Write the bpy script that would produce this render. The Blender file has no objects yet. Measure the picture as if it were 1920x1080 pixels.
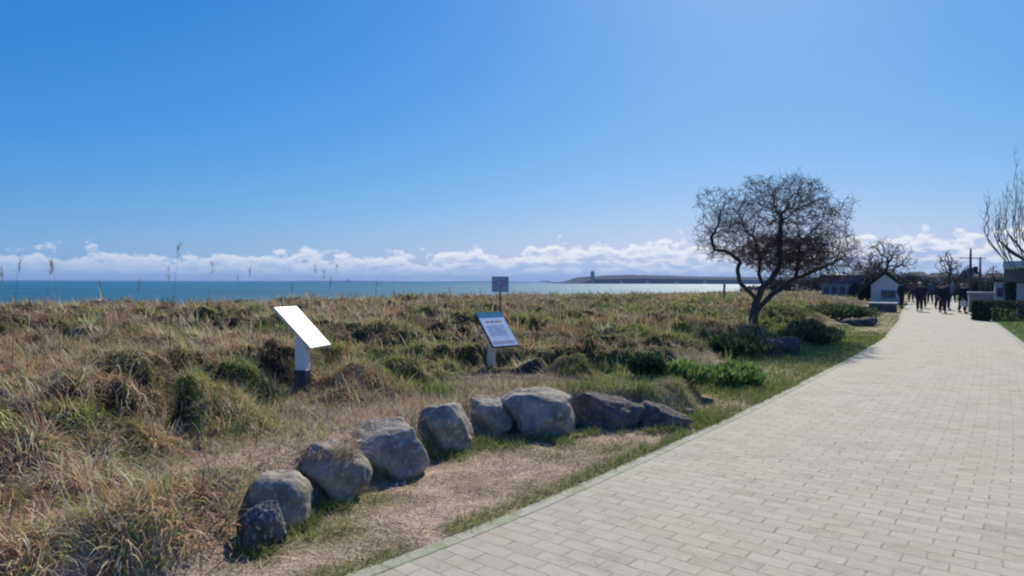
import bpy, bmesh, math, random
import numpy as np
from mathutils import Vector, Matrix, noise as mnoise
R = math.radians
random.seed(7); rng = np.random.default_rng(11)
scene = bpy.context.scene
C = scene.collection

# ------------------------------------------------------------------ camera
F = 1297.0; CAMZ = 1.75
ROLL = 0.0034; PITCH = (540 - 527.9) / F
c_r = Vector((math.cos(ROLL), 0, math.sin(ROLL))).normalized()
c_f = Vector((0, math.cos(PITCH), -math.sin(PITCH)))
c_f = (c_f - c_r * c_f.dot(c_r)).normalized()
c_u = c_r.cross(c_f).normalized()
cam_d = bpy.data.cameras.new('camera'); cam = bpy.data.objects.new('camera', cam_d); C.objects.link(cam)
cam_d.sensor_width = 36; cam_d.lens = 36 * F / 1920; cam_d.clip_start = 0.05; cam_d.clip_end = 60000
M = Matrix((c_r, c_u, -c_f)).transposed().to_4x4(); M.translation = Vector((0, 0, CAMZ))
cam.matrix_world = M
scene.camera = cam
scene.render.engine = 'CYCLES'
scene.cycles.filter_width = 2.1
scene.cycles.max_bounces = 6; scene.cycles.transparent_max_bounces = 6; scene.cycles.volume_bounces = 0

def ray(px, py):
    return c_f * F + c_r * (px - 960) + c_u * (540 - py)
def gp(px, py, z=0.0):                 # the ground point seen at a place of the photograph (used for surveying the site)
    d = ray(px, py); t = (z - CAMZ) / d.z
    return Vector((0, 0, CAMZ)) + d * t
def at(px, py, Y):
    d = ray(px, py)
    return Vector((0, 0, CAMZ)) + d * (Y / d.y)

# ------------------------------------------------------------------ world, sun
SUN_AZ = R(20); SUN_EL = R(39.5)
W = bpy.data.worlds.new('World'); scene.world = W; W.use_nodes = True
nt = W.node_tree; N = nt.nodes; L = nt.links; N.clear()
def nd(tree, t, **k):
    n = tree.nodes.new(t)
    for a, b in k.items():
        if a in n.inputs: n.inputs[a].default_value = b
        else: setattr(n, a, b)
    return n
def mth(tree, op, a, b=None, c=None, clamp=False):
    n = tree.nodes.new('ShaderNodeMath'); n.operation = op; n.use_clamp = clamp
    for i, v in enumerate((a, b, c)):
        if v is None: continue
        if isinstance(v, (int, float)): n.inputs[i].default_value = v
        else: tree.links.new(v, n.inputs[i])
    return n.outputs[0]
def mixc(tree, fac, a, b, mode='MIX'):
    n = tree.nodes.new('ShaderNodeMix'); n.data_type = 'RGBA'; n.blend_type = mode
    for s, v in (('Factor', fac), ('A', a), ('B', b)):
        inp = [i for i in n.inputs if i.name == s and (i.type == 'VALUE' if s == 'Factor' else i.type == 'RGBA')][0]
        if isinstance(v, (int, float)): inp.default_value = v
        elif isinstance(v, (tuple, list)): inp.default_value = tuple(v) + ((1,) if len(v) == 3 else ())
        else: tree.links.new(v, inp)
    return [o for o in n.outputs if o.type == 'RGBA'][0]
def smooth(tree, v, lo, hi, a=0.0, b=1.0):
    n = tree.nodes.new('ShaderNodeMapRange'); n.interpolation_type = 'SMOOTHSTEP'
    tree.links.new(v, n.inputs[0])
    for i, q in enumerate((lo, hi, a, b)): n.inputs[i + 1].default_value = q
    return n.outputs[0]
sky = nd(nt, 'ShaderNodeTexSky', sky_type='NISHITA', sun_disc=False, sun_elevation=SUN_EL, sun_rotation=SUN_AZ,
         altitude=0, air_density=1.0, dust_density=0.6, ozone_density=2.5)
# the phone's rendering of a blue spring sky: each channel of the sky gets its own gamma
WS = 0.085
ssc = nd(nt, 'ShaderNodeSeparateColor'); L.new(sky.outputs[0], ssc.inputs[0]); scc = nd(nt, 'ShaderNodeCombineColor')
for i, (gam, mul) in enumerate(((1.80, 0.70), (0.95, 0.685), (0.48, 0.91))):
    L.new(mth(nt, 'MULTIPLY', mth(nt, 'POWER', mth(nt, 'MULTIPLY', ssc.outputs[i], WS), gam), mul / WS), scc.inputs[i])
tc = nd(nt, 'ShaderNodeTexCoord')
sep = nd(nt, 'ShaderNodeSeparateXYZ'); L.new(tc.outputs['Generated'], sep.inputs[0])
az = mth(nt, 'ARCTAN2', sep.outputs[0], sep.outputs[1]); el = sep.outputs[2]
def cloud_noise(shift, kx, ky, detail, seed):
    cb = nd(nt, 'ShaderNodeCombineXYZ')
    L.new(mth(nt, 'MULTIPLY', az, kx), cb.inputs[0])
    L.new(mth(nt, 'MULTIPLY', mth(nt, 'ADD', el, shift), ky), cb.inputs[1]); cb.inputs[2].default_value = seed
    n = nd(nt, 'ShaderNodeTexNoise', noise_dimensions='3D', Scale=1.0, Detail=detail, Roughness=0.55)
    L.new(cb.outputs[0], n.inputs['Vector']); return n.outputs['Fac']
topv = smooth(nt, az, -0.65, 0.62, 0.0300, 0.0600)     # the bank of cumulus stands higher to the right
cells = cloud_noise(0, 9, 3, 1.5, 2.3)
def density(shift):
    n = cloud_noise(shift, 34, 60, 7, 7.7)
    e = mth(nt, 'ADD', el, shift)
    rel = mth(nt, 'MULTIPLY', mth(nt, 'SUBTRACT', topv, e), 42.0)
    rel = mth(nt, 'ADD', rel, mth(nt, 'MULTIPLY', mth(nt, 'SUBTRACT', cells, 0.5), 2.2))
    return mth(nt, 'ADD', mth(nt, 'MULTIPLY', n, 3.7), mth(nt, 'SUBTRACT', rel, 1.42))
D0 = density(0.0); D1 = density(0.0045)
mask = smooth(nt, D0, 0.36, 0.80)
under = smooth(nt, D1, 0.30, 1.55)
mott = smooth(nt, cloud_noise(0.0, 40, 150, 6, 3.1), 0.44, 0.60)
shade = mth(nt, 'MULTIPLY', under, mth(nt, 'ADD', mth(nt, 'MULTIPLY', mott, -0.75), 1.0), clamp=True)
ccol = mixc(nt, shade, tuple(v / WS for v in (.90, .92, .95)), tuple(v / WS for v in (.42, .55, .78)))
lowh = smooth(nt, el, 0.004, 0.034, 1.0, 0.0)
ccol = mixc(nt, mth(nt, 'MULTIPLY', lowh, 0.7), ccol, tuple(v / WS for v in (.44, .62, .86)))
soft = mth(nt, 'MULTIPLY', smooth(nt, el, 0.0, 0.085, 1.0, 0.0), 0.30)
base = mixc(nt, soft, scc.outputs[0], tuple(v / WS for v in (.30, .55, .88)))
fin = mixc(nt, mth(nt, 'MULTIPLY', mask, smooth(nt, az, -0.7, 0.1, 0.55, 0.92)), base, ccol)
bg = nd(nt, 'ShaderNodeBackground', Strength=WS); L.new(fin, bg.inputs[0])
wo = nd(nt, 'ShaderNodeOutputWorld'); L.new(bg.outputs[0], wo.inputs[0])

sd = bpy.data.lights.new('sun', 'SUN'); sd.energy = 5.0; sd.angle = R(0.53); sd.color = (1.0, 0.93, 0.76)
so = bpy.data.objects.new('sun', sd); C.objects.link(so)
sun_dir = Vector((math.sin(SUN_AZ) * math.cos(SUN_EL), math.cos(SUN_AZ) * math.cos(SUN_EL), math.sin(SUN_EL)))
so.rotation_euler = sun_dir.to_track_quat('Z', 'Y').to_euler(); so.location = (0, 0, 40)
scene.view_settings.view_transform = 'Standard'; scene.view_settings.look = 'None'
scene.view_settings.exposure = 0.07; scene.view_settings.gamma = 1.0; scene.view_settings.use_curve_mapping = False

# ------------------------------------------------------------------ helpers
def tag(o, label=None, cat=None, group=None, kind=None):
    if label: o['label'] = label
    if cat: o['category'] = cat
    if group: o['group'] = group
    if kind: o['kind'] = kind
    return o
def empty(name, loc=(0, 0, 0), rz=0):
    o = bpy.data.objects.new(name, None); C.objects.link(o); o.location = loc; o.rotation_euler = (0, 0, rz)
    o.empty_display_size = 0.2; return o
def link(name, me, mat=None, parent=None, loc=None, smooth_=False):
    o = bpy.data.objects.new(name, me); C.objects.link(o)
    if mat: me.materials.clear(); me.materials.append(mat)
    if parent: o.parent = parent
    if loc is not None: o.location = loc
    if smooth_ and len(me.polygons): me.polygons.foreach_set('use_smooth', [True] * len(me.polygons))
    return o
class MB:
    def __init__(s): s.v = []; s.f = []
    def add(s, vs, fs):
        b = len(s.v); s.v.extend([tuple(p) for p in vs]); s.f.extend([tuple(i + b for i in f) for f in fs]); return s
    def box(s, c, d, rz=0, bev=0, tilt=None):
        bm = bmesh.new(); bmesh.ops.create_cube(bm, size=1)
        bmesh.ops.scale(bm, vec=d, verts=bm.verts)
        if bev: bmesh.ops.bevel(bm, geom=bm.edges[:], offset=bev, segments=2, affect='EDGES', profile=0.5)
        m = Matrix.Translation(c) @ Matrix.Rotation(rz, 4, 'Z')
        if tilt is not None: m = m @ tilt
        bm.verts.index_update()
        s.add([m @ v.co for v in bm.verts], [[v.index for v in f.verts] for f in bm.faces]); bm.free(); return s
    def tube(s, pts, rad, n=8, cap=True):
        pts = [Vector(p) for p in pts]; k = len(pts); vs = []; up = None
        for i, p in enumerate(pts):
            t = (pts[min(i + 1, k - 1)] - pts[max(i - 1, 0)])
            if t.length < 1e-9: t = Vector((0, 0, 1))
            t.normalize()
            if up is None: up = t.orthogonal().normalized()
            up = (up - t * up.dot(t))
            if up.length < 1e-6: up = t.orthogonal()
            up.normalize(); w = t.cross(up)
            r = rad[i] if hasattr(rad, '__len__') else rad
            for j in range(n):
                a = 2 * math.pi * j / n; vs.append(p + (up * math.cos(a) + w * math.sin(a)) * r)
        fs = [(i * n + j, i * n + (j + 1) % n, (i + 1) * n + (j + 1) % n, (i + 1) * n + j) for i in range(k - 1) for j in range(n)]
        if cap: fs += [tuple(range(n))[::-1], tuple((k - 1) * n + j for j in range(n))]
        return s.add(vs, fs)
    def prism(s, outline, y0, y1):           # outline in x,z, extruded along y
        n = len(outline)
        vs = [(x, y0, z) for x, z in outline] + [(x, y1, z) for x, z in outline]
        fs = [tuple(range(n)), tuple(range(2 * n - 1, n - 1, -1))] + [(i, i + n, (i + 1) % n + n, (i + 1) % n) for i in range(n)]
        return s.add(vs, fs)
    def ell(s, c, r, sub=2):
        bm = bmesh.new(); bmesh.ops.create_icosphere(bm, subdivisions=sub, radius=1)
        bm.verts.index_update()
        s.add([(c[0] + v.co.x * r[0], c[1] + v.co.y * r[1], c[2] + v.co.z * r[2]) for v in bm.verts],
              [[v.index for v in f.verts] for f in bm.faces]); bm.free(); return s
    def build(s, name, mat=None, parent=None, loc=None, smooth_=False):
        me = bpy.data.meshes.new(name); me.from_pydata(s.v, [], s.f); me.update()
        return link(name, me, mat, parent, loc, smooth_)

# numpy value noise
_perm = rng.random((256, 256))
def vn(x, y):
    xi = np.floor(x).astype(int); yi = np.floor(y).astype(int); fx = x - xi; fy = y - yi
    fx = fx * fx * (3 - 2 * fx); fy = fy * fy * (3 - 2 * fy)
    g = lambda a, b: _perm[a & 255, b & 255]
    return (g(xi, yi) * (1 - fx) + g(xi + 1, yi) * fx) * (1 - fy) + (g(xi, yi + 1) * (1 - fx) + g(xi + 1, yi + 1) * fx) * fy
def fbm(x, y, o=4, s=1.0):
    r = 0; a = 0.5; t = 0
    for i in range(o):
        r = r + a * vn(x * s + 17.3 * i, y * s - 9.1 * i); t += a; a *= 0.5; s *= 2.03
    return r / t
def sst(x): x = np.clip(x, 0, 1); return x * x * (3 - 2 * x)

# ------------------------------------------------------------------ materials
def mat_new(name):
    m = bpy.data.materials.new(name); m.use_nodes = True; t = m.node_tree; t.nodes.clear()
    o = t.nodes.new('ShaderNodeOutputMaterial'); return m, t, o
def noisy(name, c1, c2, scale=8, rough=0.8, bump=0.3, bscale=None, detail=6, metal=0.0, spec=0.5, dist=0.02, c3=None):
    m, t, o = mat_new(name)
    g = nd(t, 'ShaderNodeTexCoord'); n = nd(t, 'ShaderNodeTexNoise', Scale=scale, Detail=detail, Roughness=0.6)
    t.links.new(g.outputs['Object'], n.inputs['Vector'])
    f = smooth(t, n.outputs['Fac'], 0.3, 0.7); col = mixc(t, f, c1, c2)
    if c3:
        n3 = nd(t, 'ShaderNodeTexNoise', Scale=scale * 4.3, Detail=3); t.links.new(g.outputs['Object'], n3.inputs['Vector'])
        col = mixc(t, smooth(t, n3.outputs['Fac'], 0.56, 0.64), col, c3)
    p = nd(t, 'ShaderNodeBsdfPrincipled', Roughness=rough, Metallic=metal); p.inputs['Specular IOR Level'].default_value = spec
    t.links.new(col, p.inputs['Base Color'])
    if bump:
        n2 = nd(t, 'ShaderNodeTexNoise', Scale=bscale or scale * 3, Detail=8, Roughness=0.65); t.links.new(g.outputs['Object'], n2.inputs['Vector'])
        b = nd(t, 'ShaderNodeBump', Strength=bump, Distance=dist); t.links.new(n2.outputs['Fac'], b.inputs['Height']); t.links.new(b.outputs[0], p.inputs['Normal'])
    t.links.new(p.outputs[0], o.inputs[0]); return m
def leafy(name, tr=0.35, rough=0.6, attr='tint', gloss=0.06):
    m, t, o = mat_new(name)
    a = nd(t, 'ShaderNodeAttribute', attribute_name=attr)
    d = nd(t, 'ShaderNodeBsdfDiffuse'); tl = nd(t, 'ShaderNodeBsdfTranslucent'); gl = nd(t, 'ShaderNodeBsdfGlossy', Roughness=rough)
    gl.inputs['Color'].default_value = (0.6, 0.6, 0.6, 1)
    t.links.new(a.outputs['Color'], d.inputs['Color']); t.links.new(a.outputs['Color'], tl.inputs['Color'])
    m1 = nd(t, 'ShaderNodeMixShader', Fac=tr); t.links.new(d.outputs[0], m1.inputs[1]); t.links.new(tl.outputs[0], m1.inputs[2])
    m2 = nd(t, 'ShaderNodeMixShader', Fac=gloss); t.links.new(m1.outputs[0], m2.inputs[1]); t.links.new(gl.outputs[0], m2.inputs[2])
    t.links.new(m2.outputs[0], o.inputs[0]); return m
MAT = {}
MAT['blade'] = leafy('grass_blade', 0.24, gloss=0.01)
MAT['leaf'] = leafy('leaf', 0.3)
MAT['bark'] = noisy('bark', (0.045, 0.036, 0.032), (0.10, 0.08, 0.07), 14, 0.9, 0.8, 30, dist=0.03)
MAT['twig'] = noisy('twig', (0.075, 0.046, 0.040), (0.12, 0.075, 0.062), 3, 0.85, 0)
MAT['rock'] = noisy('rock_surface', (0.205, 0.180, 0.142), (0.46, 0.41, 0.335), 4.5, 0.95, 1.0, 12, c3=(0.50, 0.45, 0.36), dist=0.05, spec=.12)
MAT['rock_shade'] = noisy('shaded_rock', (0.085, 0.075, 0.065), (0.20, 0.18, 0.155), 4.5, 0.95, 1.0, 12, c3=(0.26, 0.24, 0.2), dist=0.05, spec=.12)  # darker copy of the rock surface, shade put into its colours
MAT['rock_dark'] = noisy('rock_dark', (0.06, 0.058, 0.06), (0.14, 0.13, 0.125), 5, 0.9, 0.9, 14, c3=(0.16, 0.16, 0.16), dist=0.03, spec=.1)
MAT['rock_mottled'] = noisy('rock_mottled', (0.045, 0.043, 0.04), (0.15, 0.145, 0.135), 9, 0.9, 0.9, 20, c3=(0.38, 0.38, 0.35), dist=0.03)
MAT['white'] = noisy('white_panel', (0.84, 0.84, 0.82), (0.92, 0.92, 0.90), 2, 0.35, 0)
MAT['metal'] = noisy('pale_coated_metal', (0.70, 0.71, 0.73), (0.80, 0.81, 0.82), 20, 0.45, 0.05, 90)
MAT['boot'] = noisy('dark_coating', (0.035, 0.045, 0.07), (0.06, 0.07, 0.10), 12, 0.5, 0.1)
MAT['wood'] = noisy('old_wood', (0.16, 0.11, 0.08), (0.28, 0.21, 0.16), 12, 0.85, 0.5)
MAT['cream'] = noisy('painted_board', (0.50, 0.51, 0.48), (0.60, 0.60, 0.56), 3, 0.6, 0.1)
MAT['render'] = noisy('render_wall', (0.34, 0.33, 0.33), (0.46, 0.44, 0.43), 2, 0.85, 0.2)
MAT['roof_dark'] = noisy('roof_dark', (0.018, 0.02, 0.026), (0.04, 0.04, 0.048), 4, 0.9, 0.3, spec=.1)
MAT['roof_white'] = noisy('roof_white', (0.46, 0.47, 0.49), (0.54, 0.55, 0.56), 1.5, 0.9, 0, spec=.05)
MAT['fascia'] = noisy('fascia_blue', (0.06, 0.09, 0.17), (0.09, 0.13, 0.22), 3, 0.6, 0)
MAT['dark'] = noisy('dark_opening', (0.015, 0.015, 0.02), (0.03, 0.03, 0.035), 3, 0.7, 0)
MAT['stone_grey'] = noisy('grey_stone', (0.22, 0.22, 0.23), (0.36, 0.35, 0.35), 5, 0.85, 0.5, 25)
MAT['cap'] = noisy('pale_cap', (0.5, 0.5, 0.48), (0.62, 0.61, 0.58), 5, 0.8, 0.2)
MAT['kerb'] = noisy('kerb_stone', (0.36, 0.36, 0.32), (0.50, 0.49, 0.44), 2.5, 0.9, 0.4, 40, c3=(0.30, 0.33, 0.22))
MAT['blue_paint'] = noisy('blue_paint', (0.08, 0.14, 0.30), (0.12, 0.19, 0.38), 3, 0.5, 0)
def glassm():
    m, t, o = mat_new('window_glass'); p = nd(t, 'ShaderNodeBsdfPrincipled', Roughness=0.08); p.inputs['Base Color'].default_value = (0.03, 0.05, 0.07, 1)
    t.links.new(p.outputs[0], o.inputs[0]); return m
MAT['glass'] = glassm()
def flat(name, c, r=0.8, spec=0.25):
    if name in MAT: return MAT[name]
    MAT[name] = noisy(name, tuple(v * 0.88 for v in c), tuple(min(1, v * 1.12) for v in c), 9, r, 0.15, 60, dist=0.004, spec=spec); return MAT[name]

# ------------------------------------------------------------------ the plan of the site
def poly_resample(pts, step):
    pts = np.array(pts, float); seg = np.hypot(*np.diff(pts, axis=0).T); s = np.r_[0, np.cumsum(seg)]
    u = np.arange(0, s[-1], step); p = np.c_[np.interp(u, s, pts[:, 0]), np.interp(u, s, pts[:, 1])]
    return p
def smooth_poly(p, k):
    ker = np.ones(k) / k
    q = np.pad(p, ((k // 2, k // 2), (0, 0)), mode='edge')
    for e, idx in ((0, slice(0, k // 2)), (1, slice(-(k // 2), None))):      # extend the ends straight on
        d = (p[1] - p[0]) if e == 0 else (p[-1] - p[-2])
        m = k // 2
        if e == 0: q[:m] = p[0] - d * np.arange(m, 0, -1)[:, None]
        else: q[-m:] = p[-1] + d * np.arange(1, m + 1)[:, None]
    return np.c_[np.convolve(q[:, 0], ker, 'valid'), np.convolve(q[:, 1], ker, 'valid')]
edge_px = [(650, 1080), (960, 965), (1280, 822), (1402, 767), (1512, 712), (1592, 672), (1655, 635), (1683, 603), (1690, 583), (1706, 562)]
E = [tuple(gp(*p).xy) for p in edge_px]
E = [(E[0][0] - 0.93 * 8, E[0][1] - 8)] + E + [(E[-1][0] + 0.62 * 50, E[-1][1] + 50)]
LE = smooth_poly(poly_resample(E, 0.25), 9)
T = np.gradient(LE, axis=0); T = smooth_poly(T, 15); T /= np.hypot(T[:, 0], T[:, 1])[:, None]
NR = np.c_[T[:, 1], -T[:, 0]]                         # to the right of the path direction
S = np.r_[0, np.cumsum(np.hypot(*np.diff(LE, axis=0).T))]
WID = np.interp(LE[:, 1], [0, 20, 40, 90], [3.65, 3.6, 3.9, 4.1])
RE = LE + NR * WID[:, None]
def sdist(P, line):                                     # signed distance, positive to the left of the line
    A = line[:-1]; B = line[1:]; out = np.empty(len(P)); idx = np.empty(len(P), int)
    D = B - A; DD = (D ** 2).sum(1)
    for i in range(0, len(P), 20000):
        q = P[i:i + 20000][:, None, :] - A[None]
        t = np.clip((q * D).sum(2) / DD, 0, 1); r = q - t[..., None] * D
        d2 = (r ** 2).sum(2); k = d2.argmin(1); ar = np.arange(len(k))
        cr = D[k, 0] * r[ar, k, 1] - D[k, 1] * r[ar, k, 0]
        out[i:i + 20000] = np.sqrt(d2[ar, k]) * np.where(cr >= 0, 1, -1); idx[i:i + 20000] = k
    return out, idx
off = LE[(LE[:, 1] > 10.0) & (LE[:, 1] < 95)][::4] - NR[(LE[:, 1] > 10.0) & (LE[:, 1] < 95)][::4] * 0.9
TOE = [(-12.5, -8), (-4.6, 1.0), (-2.55, 3.2), (-1.85, 4.05), (-1.68, 4.65), (-1.52, 5.15), (-1.25, 5.6), (-0.95, 6.3), (-0.55, 7.1), (-0.2, 7.75), (0.35, 8.0), (1.1, 8.35), (1.8, 8.5), (2.5, 9.2)]
TOE = np.array(TOE + [tuple(p) for p in off]); 
LEc = LE[::3]; REc = RE[::3]
def zones(x, y):
    P = np.c_[x, y]
    d, _ = sdist(P, LEc); r, _ = sdist(P, REc); s, _ = sdist(P, TOE)
    return d, r, s
_c = lambda a, b, z, r: (gp(a, b, z).x, gp(a, b, z).y, r)
CLEAR = [_c(567, 756, .33, .36), _c(925, 700, .32, .42), _c(600, 790, .35, .5), _c(670, 790, .35, .5), _c(930, 722, .32, .6), _c(1000, 715, .35, .45), _c(880, 728, .35, .4), _c(530, 850, .3, .3), _c(567, 785, .3, .35), _c(1235, 742, .3, .9), _c(1160, 735, .3, .5), _c(1300, 745, .2, .8)]
def height(x, y, z=None):
    d, r, s = zones(x, y) if z is None else z
    far = sst((y - 9) / 4)
    near_b = 0.37 * sst((s + 0.05) / 0.42) + 0.46 * sst((s - 0.9) / 7.5)
    far_b = 0.18 * sst(s / 1.6) + 0.46 * sst((s - 0.3) / 9)
    b = near_b * (1 - far) + far_b * far
    b = b * (1 - 0.55 * sst((y - 45) / 40))
    rough = sst((s - 0.7) / 1.3)
    for cx_, cy_, rad in CLEAR: rough = rough * sst(np.hypot(x - cx_, y - cy_) / (rad * 1.5) - .35)
    lump = (fbm(x, y, 3, 0.9) - 0.5) * 0.5 + 0.52 * (sst((fbm(x + 50, y + 7, 3, 1.7) - 0.40) / 0.15) - 0.55) + (fbm(x + 20, y, 2, 3.6) - 0.5) * 0.30
    h = b + rough * 0.20 * np.exp(-((x + 3.3) ** 2 + (y - 6.0) ** 2) / 4.0) + rough * lump * (1 - 0.5 * sst((y - 30) / 30)) + (fbm(x, y, 3, 5.0) - 0.5) * 0.05 * (d > 0.05)
    h = h + 0.02 * (d > 0.02) * sst(d / 0.3)
    h = h - 3.6 * sst((d - 21) / 26)
    onpath = (d <= 0.0) & (r >= 0.0)
    h = np.where(d <= 0.0, -0.03, h)
    return h
def H(x, y): return float(height(np.array([x], float), np.array([y], float))[0])

# ------------------------------------------------------------------ ground sheet
def graded(lo, hi, c0, c1, fine, n_out, grow=1.12):
    a = list(np.arange(c0, c1, fine)); st = fine
    while a[-1] < hi: st *= grow; a.append(a[-1] + st)
    b = [c0]; st = fine
    while b[-1] > lo: st *= grow; b.append(b[-1] - st)
    return np.array(b[:0:-1] + a)
gx = graded(-3000, 9000, -9, 9, 0.07, 0, 1.03); gy = graded(-60, 9000, 2.2, 15, 0.07, 0, 1.025)
GX, GY = np.meshgrid(gx, gy); fx = GX.ravel(); fy = GY.ravel()
Z = zones(fx, fy); hz = height(fx, fy, Z)
def grid_mesh(name, X, Y, Zv, nx, ny):
    me = bpy.data.meshes.new(name); me.vertices.add(nx * ny)
    me.vertices.foreach_set('co', np.c_[X, Y, Zv].astype(np.float32).ravel())
    i = np.arange(nx * ny).reshape(ny, nx)
    q = np.stack([i[:-1, :-1], i[:-1, 1:], i[1:, 1:], i[1:, :-1]], -1).reshape(-1, 4)
    me.loops.add(q.size); me.polygons.add(len(q))
    me.loops.foreach_set('vertex_index', q.ravel().astype(np.int32))
    me.polygons.foreach_set('loop_start', np.arange(0, q.size, 4, dtype=np.int32))
    me.polygons.foreach_set('loop_total', np.full(len(q), 4, np.int32))
    me.update(calc_edges=True); return me
def set_tint(me, col, name='tint'):
    a = me.color_attributes.new(name, 'FLOAT_COLOR', 'POINT')
    a.data.foreach_set('color', np.c_[col, np.ones(len(col))].astype(np.float32).ravel())
# green patches, surveyed
GREEN = [(600, 985, .35, 1.0), (700, 930, .2, .8), (960, 830, .25, .9), (1060, 828, .25, .8), (470, 1040, .2, .9), (1000, 905, .15, .5), (930, 965, .15, .8), (760, 1030, .2, .9), (430, 830, .4, .7), (740, 740, .6, .8), (640, 965, .22, .9), (850, 850, .28, 1.0), (905, 832, .3, 1.0), (1150, 835, .35, .6), (530, 1010, .2, .9), (440, 985, .3, .8), (250, 960, .35, .8),
         (260, 1040, .2, .5), (1130, 700, 1.0, .8), (1250, 700, 1.3, 1.0), (1370, 700, 1.6, 1.0), (1450, 690, 1.8, .9), (1050, 690, .7, .6), (1080, 745, .5, .9), (740, 720, .8, .6), (800, 690, .8, .5),
         (1540, 625, 3, 1.0), (1600, 590, 6, 1.0), (1300, 610, 4, .75), (1250, 590, 5, .6), (1100, 600, 3, .5), (1000, 640, 1.2, .5), (1180, 650, 2, .6), (480, 800, .5, .5), (820, 760, .4, .7), (1200, 690, .6, .9), (1230, 752, .7, .85), (1310, 750, .7, .8), (1150, 742, .4, .8), (1350, 745, 1.0, .8), (1235, 730, 1.0, 1.0), (1480, 720, 1.0, 1.0), (1380, 765, .8, .8), (1330, 780, .5, .6), (1130, 770, .3, .6), (1030, 850, .3, .5), (770, 900, .2, .5), (1560, 680, 1.6, 1.0), (1620, 640, 2.5, 1.0), (1170, 728, .7, .9), (300, 700, 1.0, .5), (60, 700, .8, .5), (350, 1000, .4, .5), (700, 640, 1.2, .4), (900, 640, 1.2, .45), (1000, 690, .8, .6), (430, 900, .4, .6), (190, 640, .6, .5), (650, 690, .5, .4), (1120, 640, 2, .35)]
GREEN = [(gp(a, b, 0.25 if b < 780 else 0.05), r, w) for a, b, r, w in GREEN]
def green(x, y, d):
    g = np.zeros_like(x)
    for p, r, w in GREEN: g = np.maximum(g, w * np.exp(-((x - p.x) ** 2 + (y - p.y) ** 2) / (r * r)))
    nse = fbm(x + 9, y + 3, 3, 3.0)
    edge = np.exp(-((d - 0.07) / 0.13) ** 2) * sst((fbm(x, y, 2, 1.6) - 0.34) / 0.2)
    vr = sst((y - 8.5) / 2.5) * sst((2.4 - d) / 1.2) * 0.75
    return np.clip(np.maximum(np.maximum(g, edge * 0.9), vr) * (0.55 + 0.9 * nse), 0, 1)
def ground_tint(x, y, z, Z):
    d, r, s = Z
    n = fbm(x, y, 4, 2.6)[:, None]; n2 = fbm(x + 31, y - 12, 3, 14.0)[:, None]
    sand = np.array([.66, .515, .395]); straw = np.array([.42, .325, .235]); soil = np.array([.085, .068, .045]); grn = np.array([.18, .20, .06])
    c = sand + (straw - sand) * sst((n - 0.35) / 0.3) 
    c = c * (0.55 + 0.9 * n2)
    mar = sst((s - 0.7) / 0.9)[:, None]
    c = c * (1 - mar) + (soil * (0.7 + 0.9 * n2)) * mar
    g = green(x, y, d)[:, None] * 0.85; c = c * (1 - g) + grn * (0.7 + 0.6 * n2) * g
    b = sst((d - 24) / 6)[:, None]; c = c * (1 - b) + np.array([.5, .44, .35]) * b
    rr = (r < -0.1)[:, None]; c = np.where(rr, np.array([.07, .12, .03]) * (0.7 + 0.6 * n2), c)
    return c
me = grid_mesh('ground', fx, fy, hz, len(gx), len(gy)); set_tint(me, ground_tint(fx, fy, hz, Z))
def ground_mat():
    m, t, o = mat_new('ground_soil')
    a = nd(t, 'ShaderNodeAttribute', attribute_name='tint'); g = nd(t, 'ShaderNodeTexCoord')
    n = nd(t, 'ShaderNodeTexNoise', Scale=55, Detail=6, Roughness=0.7); t.links.new(g.outputs['Object'], n.inputs['Vector'])
    n2 = nd(t, 'ShaderNodeTexNoise', Scale=14, Detail=6, Roughness=0.7); t.links.new(g.outputs['Object'], n2.inputs['Vector'])
    c = mixc(t, smooth(t, n.outputs['Fac'], 0.36, 0.62), (0.45, 0.42, 0.40), (1.35, 1.3, 1.25))
    col = mixc(t, 1.0, a.outputs['Color'], c, 'MULTIPLY')
    p = nd(t, 'ShaderNodeBsdfPrincipled', Roughness=0.95); p.inputs['Specular IOR Level'].default_value = 0.15
    t.links.new(col, p.inputs['Base Color'])
    h = mth(t, 'ADD', n.outputs['Fac'], mth(t, 'MULTIPLY', n2.outputs['Fac'], 2.0))
    b = nd(t, 'ShaderNodeBump', Strength=0.9, Distance=0.03); t.links.new(h, b.inputs['Height']); t.links.new(b.outputs[0], p.inputs['Normal'])
    t.links.new(p.outputs[0], o.inputs[0]); return m
tag(link('ground', me, ground_mat(), smooth_=True), kind='structure')

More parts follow.
